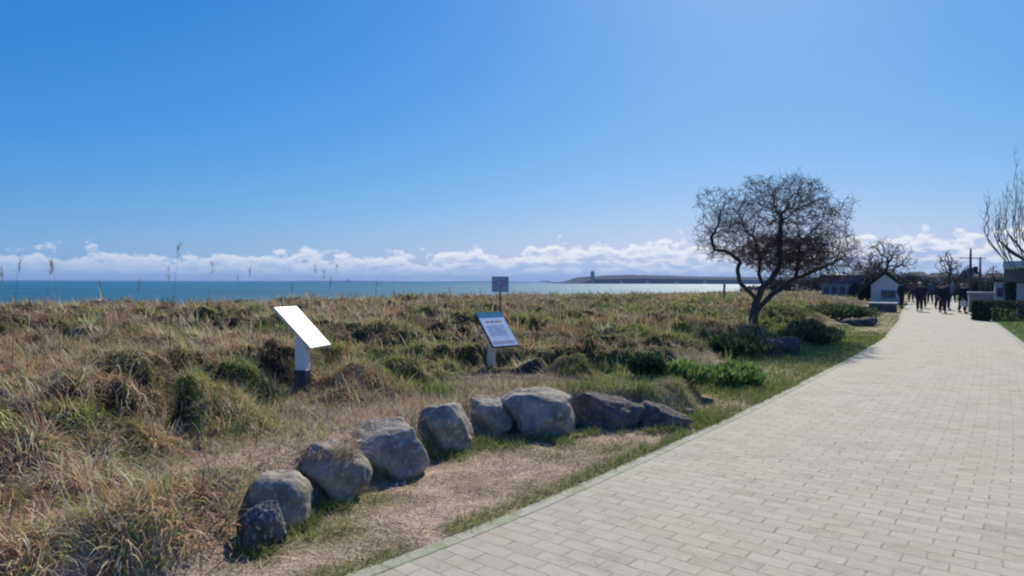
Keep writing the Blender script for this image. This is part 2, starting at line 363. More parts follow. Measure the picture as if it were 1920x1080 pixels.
# ------------------------------------------------------------------ paved path
def path_mat():
    m, t, o = mat_new('concrete_pavers')
    u = nd(t, 'ShaderNodeUVMap', uv_map='UVMap')
    wn = nd(t, 'ShaderNodeTexNoise', Scale=5.0, Detail=2); t.links.new(u.outputs[0], wn.inputs['Vector'])
    vm = nd(t, 'ShaderNodeVectorMath', operation='MULTIPLY_ADD'); t.links.new(wn.outputs['Color'], vm.inputs[0]); vm.inputs[1].default_value = (0.022, 0.022, 0); t.links.new(u.outputs[0], vm.inputs[2])
    br = nd(t, 'ShaderNodeTexBrick', Scale=1.0); br.offset = 0.5; br.offset_frequency = 2; br.squash = 1.0
    br.inputs['Brick Width'].default_value = 0.26; br.inputs['Row Height'].default_value = 0.138; br.inputs['Mortar Size'].default_value = 0.0065
    br.inputs['Mortar Smooth'].default_value = 0.35; br.inputs['Bias'].default_value = 0.0
    br.inputs['Color1'].default_value = (0, 0, 0, 1); br.inputs['Color2'].default_value = (1, 1, 1, 1); br.inputs['Mortar'].default_value = (0.5, 0.5, 0.5, 1)
    t.links.new(vm.outputs[0], br.inputs['Vector'])
    n1 = nd(t, 'ShaderNodeTexNoise', Scale=0.9, Detail=5, Roughness=0.6); t.links.new(u.outputs[0], n1.inputs['Vector'])
    n2 = nd(t, 'ShaderNodeTexNoise', Scale=60, Detail=5, Roughness=0.7); t.links.new(u.outputs[0], n2.inputs['Vector'])
    n3 = nd(t, 'ShaderNodeTexNoise', Scale=7, Detail=5, Roughness=0.7); t.links.new(u.outputs[0], n3.inputs['Vector'])
    n4 = nd(t, 'ShaderNodeTexNoise', Scale=3.1, Detail=4, Roughness=0.7); t.links.new(u.outputs[0], n4.inputs['Vector'])
    c = mixc(t, br.outputs['Color'], (0.405, 0.372, 0.305), (0.475, 0.437, 0.36))
    c = mixc(t, smooth(t, n1.outputs['Fac'], 0.35, 0.65), c, mixc(t, 1.0, c, (1.02, 0.98, 0.94), 'MULTIPLY'))
    c = mixc(t, smooth(t, n3.outputs['Fac'], 0.3, 0.7), mixc(t, 1.0, c, (0.87, 0.88, 0.88), 'MULTIPLY'), c)
    c = mixc(t, 1.0, c, mixc(t, smooth(t, n2.outputs['Fac'], 0.3, 0.7), (0.88, 0.88, 0.88), (1.1, 1.1, 1.1)), 'MULTIPLY')
    jc = mixc(t, smooth(t, n4.outputs['Fac'], 0.4, 0.6), (0.27, 0.25, 0.19), (0.10, 0.095, 0.06))
    jf = mth(t, 'MULTIPLY', br.outputs['Fac'], smooth(t, n3.outputs['Fac'], 0.40, 0.66, 0.22, 1.0))
    n5 = nd(t, 'ShaderNodeTexNoise', Scale=2.2, Detail=8, Roughness=0.75); t.links.new(u.outputs[0], n5.inputs['Vector'])
    c = mixc(t, smooth(t, n5.outputs['Fac'], 0.50, 0.68, 0.0, 0.85), c, mixc(t, 1.0, c, (0.74, 0.76, 0.70), 'MULTIPLY'))
    n6 = nd(t, 'ShaderNodeTexNoise', Scale=9.5, Detail=2); t.links.new(u.outputs[0], n6.inputs['Vector'])
    c = mixc(t, smooth(t, n6.outputs['Fac'], 0.70, 0.76, 0.0, 0.6), c, (0.17, 0.165, 0.13))
    c = mixc(t, jf, c, jc)
    p = nd(t, 'ShaderNodeBsdfPrincipled', Roughness=0.85); p.inputs['Specular IOR Level'].default_value = 0.3
    t.links.new(c, p.inputs['Base Color'])
    h = mth(t, 'ADD', mth(t, 'MULTIPLY', br.outputs['Fac'], -1.0), mth(t, 'MULTIPLY', n2.outputs['Fac'], 0.35))
    b = nd(t, 'ShaderNodeBump', Strength=0.6, Distance=0.008); t.links.new(h, b.inputs['Height']); t.links.new(b.outputs[0], p.inputs['Normal'])
    t.links.new(p.outputs[0], o.inputs[0]); return m
def ribbon(name, t0, t1, z, mat, nt_=2, skirt=0.06, us=0.0):
    k = len(LE); ts = np.linspace(0, 1, nt_)
    tt = np.array([t0(i) + (t1(i) - t0(i)) * ts for i in range(k)])
    P = LE[:, None, :] + NR[:, None, :] * tt[..., None]
    V = []; UV = []
    for i in range(k):
        V.append((P[i, 0, 0], P[i, 0, 1], z - skirt)); UV.append((tt[i, 0] - skirt, S[i]))
        for j in range(nt_): V.append((P[i, j, 0], P[i, j, 1], z)); UV.append((tt[i, j], S[i]))
        V.append((P[i, -1, 0], P[i, -1, 1], z - skirt)); UV.append((tt[i, -1] + skirt, S[i]))
    w = nt_ + 2
    Fc = [(i * w + j, i * w + j + 1, (i + 1) * w + j + 1, (i + 1) * w + j) for i in range(k - 1) for j in range(w - 1)]
    me = bpy.data.meshes.new(name); me.from_pydata(V, [], Fc)
    uv = me.uv_layers.new(name='UVMap')
    li = np.empty(len(me.loops), np.int32); me.loops.foreach_get('vertex_index', li)
    uv.data.foreach_set('uv', np.array(UV, np.float32)[li].ravel()); me.update()
    return link(name, me, mat)
tag(ribbon('path', lambda i: 0.115, lambda i: WID[i] - 0.115, 0.0, path_mat(), 3), kind='structure')
def kerb_mat():
    m, t, o = mat_new('edging_slabs')
    u = nd(t, 'ShaderNodeUVMap', uv_map='UVMap'); sx = nd(t, 'ShaderNodeSeparateXYZ'); t.links.new(u.outputs[0], sx.inputs[0])
    fr = mth(t, 'FRACT', mth(t, 'DIVIDE', sx.outputs[1], 0.62)); j = smooth(t, mth(t, 'ABSOLUTE', mth(t, 'SUBTRACT', fr, 0.5)), 0.485, 0.497)
    n = nd(t, 'ShaderNodeTexNoise', Scale=4, Detail=6, Roughness=0.7); t.links.new(u.outputs[0], n.inputs['Vector'])
    n2 = nd(t, 'ShaderNodeTexNoise', Scale=45, Detail=4); t.links.new(u.outputs[0], n2.inputs['Vector'])
    c = mixc(t, smooth(t, n.outputs['Fac'], 0.42, 0.62), (0.42, 0.41, 0.33), (0.27, 0.30, 0.17))
    c = mixc(t, smooth(t, n2.outputs['Fac'], 0.3, 0.7), mixc(t, 1.0, c, (0.82, 0.82, 0.82), 'MULTIPLY'), c)
    c = mixc(t, j, c, (0.14, 0.14, 0.09))
    p = nd(t, 'ShaderNodeBsdfPrincipled', Roughness=0.9); t.links.new(c, p.inputs['Base Color'])
    b = nd(t, 'ShaderNodeBump', Strength=0.5, Distance=0.01); t.links.new(n2.outputs['Fac'], b.inputs['Height']); t.links.new(b.outputs[0], p.inputs['Normal'])
    t.links.new(p.outputs[0], o.inputs[0]); return m
km = kerb_mat()
tag(ribbon('kerb', lambda i: 0.0, lambda i: 0.113, 0.003, km, 2, 0.08), kind='structure')
tag(ribbon('kerb_strip', lambda i: WID[i] - 0.113, lambda i: WID[i], 0.003, km, 2, 0.08), kind='structure')

# lawn on the land side: a sheet of its own
def lawn():
    k0 = 0; V = []; Fc = []; offs = [0.01, 0.3, 1, 2, 4, 7, 11, 16, 24, 40, 80]
    sel = range(0, len(LE), 4); w = len(offs)
    for i in sel:
        for o_ in offs:
            p = RE[i] + NR[i] * o_; V.append((p[0], p[1], 0.006 + (0.03 * min(1, o_ / 0.4) if o_ > 0.05 else 0)))
    n = len(list(sel)); Fc = [(i * w + j, i * w + j + 1, (i + 1) * w + j + 1, (i + 1) * w + j) for i in range(n - 1) for j in range(w - 1)]
    mb = MB(); mb.add(V, Fc)
    return mb.build('lawn', noisy('lawn_turf', (0.06, 0.11, 0.022), (0.10, 0.16, 0.04), 6, 0.95, 0.6, 60, spec=0.1), smooth_=True)
tag(lawn(), kind='structure')

# ------------------------------------------------------------------ sea
def sea_mat():
    m, t, o = mat_new('sea_water')
    g = nd(t, 'ShaderNodeTexCoord')
    mp = nd(t, 'ShaderNodeMapping'); mp.inputs['Scale'].default_value = (0.05, 0.12, 0.1); mp.inputs['Rotation'].default_value = (0, 0, R(-20)); t.links.new(g.outputs['Object'], mp.inputs[0])
    n = nd(t, 'ShaderNodeTexNoise', Scale=6.0, Detail=8, Roughness=0.7); t.links.new(mp.outputs[0], n.inputs['Vector'])
    mp2 = nd(t, 'ShaderNodeMapping'); mp2.inputs['Scale'].default_value = (0.003, 0.011, 0.01); t.links.new(g.outputs['Object'], mp2.inputs[0])
    n2 = nd(t, 'ShaderNodeTexNoise', Scale=1.0, Detail=4); t.links.new(mp2.outputs[0], n2.inputs['Vector'])
    c = mixc(t, smooth(t, n2.outputs['Fac'], 0.35, 0.65), (0.008, 0.10, 0.17), (0.014, 0.17, 0.24))
    p = nd(t, 'ShaderNodeBsdfPrincipled', Roughness=0.42, IOR=1.33); p.inputs['Specular IOR Level'].default_value = 0.22
    t.links.new(c, p.inputs['Base Color'])
    b = nd(t, 'ShaderNodeBump', Strength=1.0, Distance=0.9); t.links.new(n.outputs['Fac'], b.inputs['Height']); t.links.new(b.outputs[0], p.inputs['Normal'])
    t.links.new(p.outputs[0], o.inputs[0]); return m
SEAZ = -2.2
mb = MB(); mb.add([(-26000, -200, SEAZ), (26000, -200, SEAZ), (26000, 26000, SEAZ), (-26000, 26000, SEAZ)], [(0, 1, 2, 3)])
tag(mb.build('sea', sea_mat()), kind='structure')

# ------------------------------------------------------------------ grass
def blades(name, groups, mat, label, cat):
    """groups: list of dicts of arrays x,y,z,len,az,th,kap,w,col ; segs"""
    vs = []; qs = []; cs = []; base = 0
    for g in groups:
        n = len(g['x']); k = g['segs']
        if n == 0: continue
        p = np.c_[g['x'], g['y'], g['z']].astype(float); P = [p]
        dirx = np.sin(g['az']); diry = np.cos(g['az'])
        for i in range(k):
            th = g['th'] + g['kap'] * (i + 0.5) / k; st = g['len'] / k
            p = p + np.c_[dirx * np.sin(th) * st, diry * np.sin(th) * st, np.cos(th) * st]; P.append(p)
        sa = g['az'] + np.pi / 2 + rng.normal(0, 0.6, n); sx = np.c_[np.sin(sa), np.cos(sa), np.zeros(n)]
        V = np.empty((n, k + 1, 2, 3)); 
        for i in range(k + 1):
            w = g['w'] * (1 - 0.9 * (i / k) ** 1.6) * 0.5
            V[:, i, 0] = P[i] - sx * w[:, None]; V[:, i, 1] = P[i] + sx * w[:, None]
        ids = base + np.arange(n * (k + 1) * 2).reshape(n, k + 1, 2)
        Q = np.stack([ids[:, :-1, 0], ids[:, :-1, 1], ids[:, 1:, 1], ids[:, 1:, 0]], -1).reshape(-1, 4)
        vs.append(V.reshape(-1, 3)); qs.append(Q); cs.append(np.repeat(g['col'], (k + 1) * 2, 0)); base += n * (k + 1) * 2
    V = np.concatenate(vs); Q = np.concatenate(qs); Cc = np.concatenate(cs)
    me = bpy.data.meshes.new(name); me.vertices.add(len(V)); me.vertices.foreach_set('co', V.astype(np.float32).ravel())
    me.loops.add(Q.size); me.polygons.add(len(Q)); me.loops.foreach_set('vertex_index', Q.ravel().astype(np.int32))
    me.polygons.foreach_set('loop_start', np.arange(0, Q.size, 4, dtype=np.int32)); me.polygons.foreach_set('loop_total', np.full(len(Q), 4, np.int32))
    me.update(calc_edges=True); set_tint(me, np.clip(Cc, 0.005, 0.8))
    print(name, 'blades quads', len(Q))
    o = link(name, me, mat); tag(o, label, cat, kind='stuff'); return o
def in_view(x, y, m=0.8):
    return (y > 2.3) & (np.abs(x) < 0.74 * y + m)
SIGNXY = [(gp(567, 752, .33)), (gp(925, 695, .32))]
PAL = np.array([[.72, .50, .33], [.84, .68, .47], [.56, .34, .21], [.78, .62, .33], [.44, .45, .15], [.26, .36, .08], [.11, .08, .055]])
PALW = np.array([.24, .18, .19, .12, .12, .09, .06])
def clump_zone(n_try, ylo, yhi, spacing, per, lmin, lmax, wmul, segs, seed, kmul=1.0):
    """dead marram tussocks"""
    r_ = np.random.default_rng(seed)
    nx = r_.uniform(-0.74 * yhi - 1.5, 0.74 * yhi + 1.5, n_try); ny = np.sqrt(r_.uniform(ylo ** 2, yhi ** 2, n_try))
    k = in_view(nx, ny, 1.2); nx = nx[k]; ny = ny[k]
    d, rr, s = zones(nx, ny)
    bare = fbm(nx * 1.0 + 5, ny, 2, 1.3)
    k = (s > np.where(ny < 4.8, 0.10, 0.7) + 0.3 * (bare - .5)) & (d < 24) & (d > np.where(ny < 4.8, .55, .9))
    # the trodden strip behind the stones and round the boards stays low
    for cx_, cy_, rad in CLEAR[:9]: k &= np.hypot(nx - cx_, ny - cy_) > rad
    k &= ~((s < 1.15) & (ny < 8.6) & (ny > 4.6) & (bare > 0.35))
    k &= ~((ny > 8.6) & (s < 1.6 + 0.8 * bare) & (r_.random(len(nx)) < .85))
    k &= ~((fbm(nx * 1.0 + 40, ny + 3, 2, 1.5) < 0.36) & (s > 1.2))
    nx, ny, d, s = nx[k], ny[k], d[k], s[k]
    kinds = r_.choice(len(PAL), len(nx), p=PALW / PALW.sum())
    g = green(nx, ny, d); kinds = np.where(r_.random(len(nx)) < g * 0.95, r_.choice([4, 5, 5], len(nx)), kinds)
    big = fbm(nx + 77, ny + 8, 2, 0.55)
    gb = sst((nx / ny + .38) / .3); kinds = np.where((big > 0.60 - .16 * gb) & (r_.random(len(nx)) < 0.6), r_.choice([4, 5, 5], len(nx)), kinds); kinds = np.where((big < 0.44) & (r_.random(len(nx)) < 0.4), 2, kinds)
    rad = r_.uniform(0.5, 1.3, len(nx)) * spacing
    leanaz = r_.normal(R(200), 1.1, len(nx)); leana = r_.uniform(0.1, 0.75, len(nx))
    sz = r_.uniform(0.65, 1.25, len(nx)); cnt = (per * (0.5 + r_.random(len(nx)))).astype(int)
    ci = np.repeat(np.arange(len(nx)), cnt); n = len(ci)
    rho = np.sqrt(r_.random(n)) * rad[ci] * 0.5; ph = r_.uniform(0, 2 * np.pi, n)
    x = nx[ci] + rho * np.sin(ph); y = ny[ci] + rho * np.cos(ph); d2, _, s2 = Z2 = zones(x, y); z = height(x, y, Z2) - 0.02
    outx = np.sin(ph) * (rho / (rad[ci] * 0.5)) * 0.7 + np.sin(leanaz[ci]) * leana[ci]; outy = np.cos(ph) * (rho / (rad[ci] * 0.5)) * 0.7 + np.cos(leanaz[ci]) * leana[ci]
    azb = np.arctan2(outx, outy) + r_.normal(0, 0.45, n)
    th = np.clip(np.hypot(outx, outy) * 0.8 + r_.normal(0.38, 0.22, n), 0, 1.5); kap = r_.uniform(0.4, 2.0, n) * kmul; up = r_.random(n) < .10; th[up] *= .3; kap[up] *= .4
    ln = r_.uniform(lmin, lmax, n) * sz[ci] * np.where(kinds[ci] >= 4, 0.8, 1.0)
    col = PAL[kinds[ci]] * r_.uniform(0.62, 1.35, n)[:, None] * (0.42 + 1.0 * r_.random(len(nx)))[ci][:, None]
    mixk = r_.random(n) < 0.14; col[mixk] = PAL[r_.integers(0, len(PAL), mixk.sum())]
    w = np.maximum(0.008, y * 0.00105) * wmul * r_.uniform(0.7, 1.4, n)
    k = d2 > 0.05
    return dict(x=x[k], y=y[k], z=z[k], len=ln[k], az=azb[k], th=th[k], kap=kap[k], w=w[k], col=col[k], segs=segs)
G = [clump_zone(4600, 2.4, 6.5, 0.27, 120, 0.08, 0.27, 1.05, 4, 1, 1.6),
     clump_zone(6500, 6.5, 11, 0.33, 66, 0.10, 0.31, 1.0, 3, 2, 1.4),
     clump_zone(6500, 11, 20, 0.5, 36, 0.18, 0.42, 1.05, 3, 3),
     clump_zone(8500, 20, 42, 0.8, 18, 0.22, 0.50, 1.1, 2, 4),
     clump_zone(9000, 42, 95, 1.6, 10, 0.25, 0.55, 1.1, 2, 5)]
# the thatch between the tussocks
def thatch(n, ylo, yhi, seed):
    r_ = np.random.default_rng(seed)
    x = r_.uniform(-0.74 * yhi - 1, 0.74 * yhi + 1, n); y = np.sqrt(r_.uniform(ylo ** 2, yhi ** 2, n)); k = in_view(x, y); x, y = x[k], y[k]
    d, rr, s = Zz = zones(x, y); k = (s > 0.2) & (d > 0.3) & (d < 24); x, y = x[k], y[k]; Zz = tuple(q[k] for q in Zz); n = len(x)
    z = height(x, y, Zz) - 0.005; g = green(x, y, Zz[0])
    kinds = r_.choice(len(PAL), n, p=PALW / PALW.sum()); kinds = np.where(r_.random(n) < g, 5, kinds)
    return dict(x=x, y=y, z=z, len=r_.uniform(.08, .26, n), az=r_.uniform(0, 6.28, n), th=r_.uniform(.3, 1.45, n), kap=r_.uniform(-.3, 1.2, n),
                w=np.maximum(.005, y * .0009) * r_.uniform(.7, 1.3, n), col=PAL[kinds] * r_.uniform(.6, 1.2, n)[:, None], segs=2)
G += [thatch(70000, 2.4, 9, 21), thatch(100000, 9, 26, 22)]
# tall flowering stems that stand against the sea
stems = [(318, 6.2, 455, 0.9), (330, 6.6, 500, -1), (85, 6, 488, 1), (105, 6.5, 492, -1), (28, 6.1, 483, 1), (385, 7.4, 488, 1), (462, 8, 500, 1), (583, 8.4, 496, 1), (598, 8.2, 502, 1), (640, 9, 494, -1),
         (610, 7.8, 520, 1), (12, 5.6, 500, -1), (450, 9.5, 520, -1), (700, 9.5, 530, 1), (250, 7, 522, 1), (190, 7.5, 528, -1), (540, 8.5, 530, 1), (840, 13, 540, 1), (760, 12, 545, -1), (925, 13, 540, 1)]
sg = dict(x=[], y=[], z=[], len=[], az=[], th=[], kap=[], w=[], col=[], segs=8)
for px, Y, py, sgn in stems:
    p = at(px, py, Y); zb = H(p.x - 0.03, p.y); hgt = p.z - zb; th = 0.05 * random.random()
    def push(x, y, z, l, a, t, k, w, c):
        for key, v in zip(('x', 'y', 'z', 'len', 'az', 'th', 'kap', 'w', 'col'), (x, y, z, l, a, t, k, w, c)): sg[key].append(v)
    a = sgn * 1.57; push(p.x - 0.03 * sgn, p.y, zb, hgt, a, 0.0, 0.12, 0.010, (.25, .19, .12))
    top = Vector((p.x - 0.03 * sgn + hgt * .06 * sgn, p.y, zb + hgt * .985))
    for q in range(13):
        f = random.random(); b = top - Vector((0, 0, 0.12 * f))
        push(b.x, b.y, b.z, 0.05 + 0.05 * (1 - abs(f - .4)), a + random.gauss(0, 1.3), 0.25 + .3 * random.random(), 0.7, 0.004, (.24, .17, .11))
G.append({k: (np.array(v, float) if k != 'segs' else v) for k, v in sg.items()})
blades('marram_grass', G, MAT['blade'], 'dead tan and olive dune grass in shaggy tussocks all over the bank', 'dune grass')
# short turf on the verge and among the stones
def turf(n, ylo, yhi, seed, thr=0.18):
    r_ = np.random.default_rng(seed)
    x = r_.uniform(-0.74 * yhi - 1, 0.74 * yhi + 1, n); y = np.sqrt(r_.uniform(ylo ** 2, yhi ** 2, n)); k = in_view(x, y); x, y = x[k], y[k]
    d, rr, s = Zz = zones(x, y); g = green(x, y, d)
    k = (d > -0.025) & (s < 3.0) & (r_.random(len(x)) < np.clip(g * 1.5 - thr, 0.0, 1)) & ((s < 0.9) | (y > 7.4) | (g > .4))
    x, y, g = x[k], y[k], g[k]; Zz = tuple(q[k] for q in Zz); n = len(x); z = np.maximum(height(x, y, Zz) - 0.004, -.002)
    cols = np.array([[.21, .29, .055], [.31, .37, .085], [.14, .22, .05], [.40, .41, .15], [.50, .44, .26]])
    kd = r_.choice(5, n, p=[.30, .26, .2, .14, .10])
    tall = 0.6 + 1.1 * sst((g - .4) / .5)
    return dict(x=x, y=y, z=z, len=r_.uniform(.03, .085, n) * tall, az=r_.uniform(0, 6.28, n), th=r_.uniform(0, .9, n), kap=r_.uniform(.1, 1.3, n),
                w=np.maximum(.0045, y * .0009) * r_.uniform(.7, 1.3, n), col=cols[kd] * r_.uniform(.7, 1.25, n)[:, None], segs=2)
def stone_grass(n, seed):
    r_ = np.random.default_rng(seed); line = [(455, 1030), (500, 1038), (545, 1010), (600, 958), (650, 950), (700, 905), (760, 885), (800, 860), (850, 852), (900, 830), (960, 828), (1040, 826), (1110, 814), (1180, 812), (1280, 806)]
    i = r_.integers(0, len(line) - 1, n); t = r_.random(n); P = np.array([tuple(gp(*q, .02).xy) for q in line]); p = P[i] * (1 - t[:, None]) + P[i + 1] * t[:, None]
    x = p[:, 0] + r_.normal(0, .05, n); y = p[:, 1] + r_.normal(.0, .05, n); k = fbm(x, y, 2, 3.5) > .42; x, y = x[k], y[k]; n = len(x)
    cols = np.array([[.16, .26, .05], [.24, .32, .07], [.50, .42, .26], [.36, .36, .12]])
    return dict(x=x, y=y, z=np.maximum(height(x, y), 0) - .005, len=r_.uniform(.05, .15, n), az=r_.normal(R(190), 1.2, n), th=r_.uniform(.1, .9, n), kap=r_.uniform(.2, 1.6, n), w=np.maximum(.005, y * .0009), col=cols[r_.integers(0, 4, n)] * r_.uniform(.7, 1.2, n)[:, None], segs=3)
def litter(n, seed):
    r_ = np.random.default_rng(seed)
    x = r_.uniform(-4, 3.5, n); y = np.sqrt(r_.uniform(3.2 ** 2, 10 ** 2, n)); k = in_view(x, y); x, y = x[k], y[k]
    d, rr, s = Zz = zones(x, y); k = (d > 0.03) & (s < 2.2) & (fbm(x, y, 2, 3.0) > .3) & ((s > 0) | (r_.random(len(x)) < .35)); x, y = x[k], y[k]; Zz = tuple(q[k] for q in Zz); n = len(x)
    z = height(x, y, Zz) + 0.004; cols = np.array([[.62, .49, .37], [.52, .40, .29], [.72, .60, .46], [.22, .15, .10], [.3, .3, .13]])
    return dict(x=x, y=y, z=z, len=r_.uniform(.03, .14, n), az=r_.uniform(0, 6.28, n), th=r_.uniform(.85, 1.6, n), kap=r_.uniform(-.2, .7, n),
                w=r_.uniform(.003, .008, n), col=cols[r_.choice(5, n, p=[.3, .25, .2, .12, .13])] * r_.uniform(.7, 1.2, n)[:, None], segs=2)
blades('verge_grass', [turf(160000, 3, 9, 31), turf(200000, 9, 22, 32), turf(90000, 22, 60, 33), turf(110000, 6.8, 12, 34, 0.0), turf(90000, 12, 24, 35, 0.0), stone_grass(9000, 36)], MAT['blade'], 'short green turf edging the paving and growing between the stones', 'grass')
blades('dry_litter', [litter(110000, 41)], MAT['blade'], 'dry straw litter scattered over the sandy strip by the stones', 'straw')
def lawn_blades():
    r_ = np.random.default_rng(51); n = 90000
    x = r_.uniform(12, 36, n); y = r_.uniform(16, 44, n); k = in_view(x, y, 1); x, y = x[k], y[k]
    d, rr, s = zones(x, y); k = rr < -0.02; x, y = x[k], y[k]; n = len(x)
    cols = np.array([[.08, .15, .03], [.11, .18, .04], [.06, .12, .025]])
    return dict(x=x, y=y, z=np.full(n, .03), len=r_.uniform(.03, .06, n), az=r_.uniform(0, 6.28, n), th=r_.uniform(0, .8, n), kap=r_.uniform(0, 1, n),
                w=y * .0008, col=cols[r_.integers(0, 3, n)] * r_.uniform(.75, 1.2, n)[:, None], segs=1)
blades('lawn_grass', [lawn_blades()], MAT['blade'], 'mown green lawn grass right of the paved path', 'grass')

# ------------------------------------------------------------------ rocks
def rock(label, loc, dims, rz=0, mat='rock', seed=0, flat_top=0.75, cuts=9, name='boulder', group='boulders in a row along the sandy strip', tilt=(0, 0), cat='boulder', sub=5):
    bm = bmesh.new(); bmesh.ops.create_icosphere(bm, subdivisions=sub, radius=1)
    r_ = random.Random(seed); planes = []
    for i in range(cuts):
        v = Vector((r_.gauss(0, 1), r_.gauss(0, 1), r_.gauss(0, .55))).normalized(); planes.append((v, r_.uniform(.66, .9)))
    planes.append((Vector((tilt[0], tilt[1], 1)).normalized(), flat_top))
    o3 = Vector((seed * 3.1, seed * 1.7, 0))
    for v in bm.verts:
        p = v.co.copy(); n = p.normalized()
        for q, dd in planes:
            e = p.dot(q) - dd
            if e > 0: p -= q * e * 0.88
        p += n * (0.10 * mnoise.noise(n * 1.6 + o3) + 0.045 * mnoise.noise(n * 4.5 + o3) + 0.018 * mnoise.noise(n * 11 + o3))
        v.co = p
    me = bpy.data.meshes.new(name)
    zs = [v.co.z for v in bm.verts]; xs = [v.co.x for v in bm.verts]; ys = [v.co.y for v in bm.verts]
    sx = dims[0] / (max(xs) - min(xs)); sy = dims[1] / (max(ys) - min(ys)); sz = dims[2] / (max(zs) - min(zs))
    cx = (max(xs) + min(xs)) / 2; cy = (max(ys) + min(ys)) / 2
    for v in bm.verts: v.co = Vector(((v.co.x - cx) * sx, (v.co.y - cy) * sy, (v.co.z - min(zs)) * sz))
    bm.to_mesh(me); bm.free()
    o = link(name, me, MAT[mat], loc=loc, smooth_=True); o.rotation_euler = (0, 0, rz)
    return tag(o, label, cat, group)
def px_rock(label, x0, x1, yt, yb, depth, sink=0.12, **k):
    cx = (x0 + x1) / 2; g = gp(cx, yb); Yc = g.y + depth * 0.42; c = at(cx, yb, Yc); w = (x1 - x0) / F * Yc
    ztop = at(cx, yt, Yc + depth * 0.15).z
    return rock(label, (c.x, Yc, -sink), (w * 1.10, depth, ztop + sink), **k)
px_rock('rounded grey lichen-spotted boulder, nearest large stone of the row', 468, 580, 877, 1000, .50, seed=3, flat_top=.9, cuts=5)
px_rock('small black and white mottled stone leaning before the nearest boulder', 458, 534, 935, 1037, .24, seed=5, mat='rock_mottled', cuts=12, flat_top=.95, name='stone', cat='stone')
px_rock('rough brown-grey boulder with streaks of dry thatch, second from the camera', 560, 692, 822, 952, .58, seed=8, flat_top=.85, cuts=5)
px_rock('large angular grey boulder with a flat slanting top, third from the camera', 655, 799, 784, 906, .62, seed=12, flat_top=.62, cuts=10, tilt=(-.15, -.28))
px_rock('rounded upright grey boulder between the angular one and the low pinkish one', 778, 882, 752, 856, .5, seed=15, flat_top=.88, cuts=7)
px_rock('low pinkish boulder with pale top, below the curved information board', 866, 966, 742, 823, .55, seed=19, flat_top=.7, cuts=8, tilt=(.1, -.15))
px_rock('broadest boulder of the row with a pale flat top and shaded front', 942, 1075, 727, 823, .75, seed=23, flat_top=.66, cuts=9, tilt=(.1, -.15))
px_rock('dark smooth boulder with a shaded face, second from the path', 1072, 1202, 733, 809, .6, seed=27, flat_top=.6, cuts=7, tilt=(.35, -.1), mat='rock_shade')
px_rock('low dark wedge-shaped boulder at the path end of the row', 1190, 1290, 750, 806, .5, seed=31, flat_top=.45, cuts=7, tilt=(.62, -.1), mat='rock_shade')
def small_rock(label, px, py, w, h, z=0, **k):
    g = gp(px, py, z); return rock(label, (g.x, g.y + w * .3, H(g.x, g.y) - h * .25), (w, w * .8, h * 1.25), sub=4, **k)
small_rock('small pale stone at the tip of the wedge-shaped boulder', 1292, 785, .14, .10, seed=41, name='stone', cat='stone', group='small stones')
small_rock('pale flat stone lying in the grass right of the low bush', 1583, 612, .5, .12, .1, seed=43, name='stone', cat='stone', group='small stones')
for i, (px, py, w, h, lab) in enumerate([(1452, 664, .75, .38, 'dark rock in the shade at the foot of the leaning tree, left of its heap'),
        (1483, 660, .6, .42, 'dark rock with a lit top edge, right of the heap under the leaning tree'),
        (1425, 655, .55, .25, 'low dark rock left of the heap under the leaning tree')]):
    small_rock(lab, px, py, w, h, .1, seed=50 + i, mat='rock_dark', name='rock', cat='rock', group='dark rocks under the leaning tree')
for i, (px, py, w, h, lab) in enumerate([(1605, 611, .9, .3, 'dark low rock left of two beside the green verge'), (1634, 611, .8, .36, 'dark low rock right of two beside the green verge')]):
    small_rock(lab, px, py, w, h, .05, seed=60 + i, mat='rock_dark', name='rock', cat='rock', group='dark rocks by the far verge')
# pale log at the foot of the tree
a = gp(1398, 641, .2); b = gp(1440, 648, .2)
mb = MB(); pts = [a.lerp(b, t) + Vector((0, 0, .03 + .02 * math.sin(5 * t) + H(*a.lerp(b, t).xy) - .2)) for t in np.linspace(0, 1, 7)]
mb.tube(pts, [.035, .045, .05, .048, .05, .04, .03], 8)
tag(mb.build('log', noisy('bleached_wood', (.42, .38, .33), (.55, .5, .44), 10, .9, .5), smooth_=True), 'thin pale bleached log at the foot of the leaning tree', 'log')

def fringe():
    r_ = np.random.default_rng(77); n = 1100; cx = r_.uniform(592, 655, n); out = []
    pts = np.array([tuple(gp(c, 838, .42).xy) for c in cx]); x = pts[:, 0] + r_.normal(0, .05, n); y = pts[:, 1] + r_.uniform(-.12, .25, n)
    z = np.maximum(height(x, y), .34) + r_.uniform(-.02, .05, n)
    return dict(x=x, y=y, z=z, len=r_.uniform(.10, .24, n), az=r_.normal(R(175), .5, n), th=r_.uniform(.7, 1.3, n), kap=r_.uniform(.3, 1.5, n), w=r_.uniform(.004, .009, n),
                col=np.array([[.42, .33, .24], [.34, .25, .17], [.5, .42, .31]])[r_.integers(0, 3, n)] * r_.uniform(.7, 1.2, n)[:, None], segs=3)
blades('dry_fringe', [fringe()], MAT['blade'], 'dry thatch hanging over the streaked boulder', 'straw')
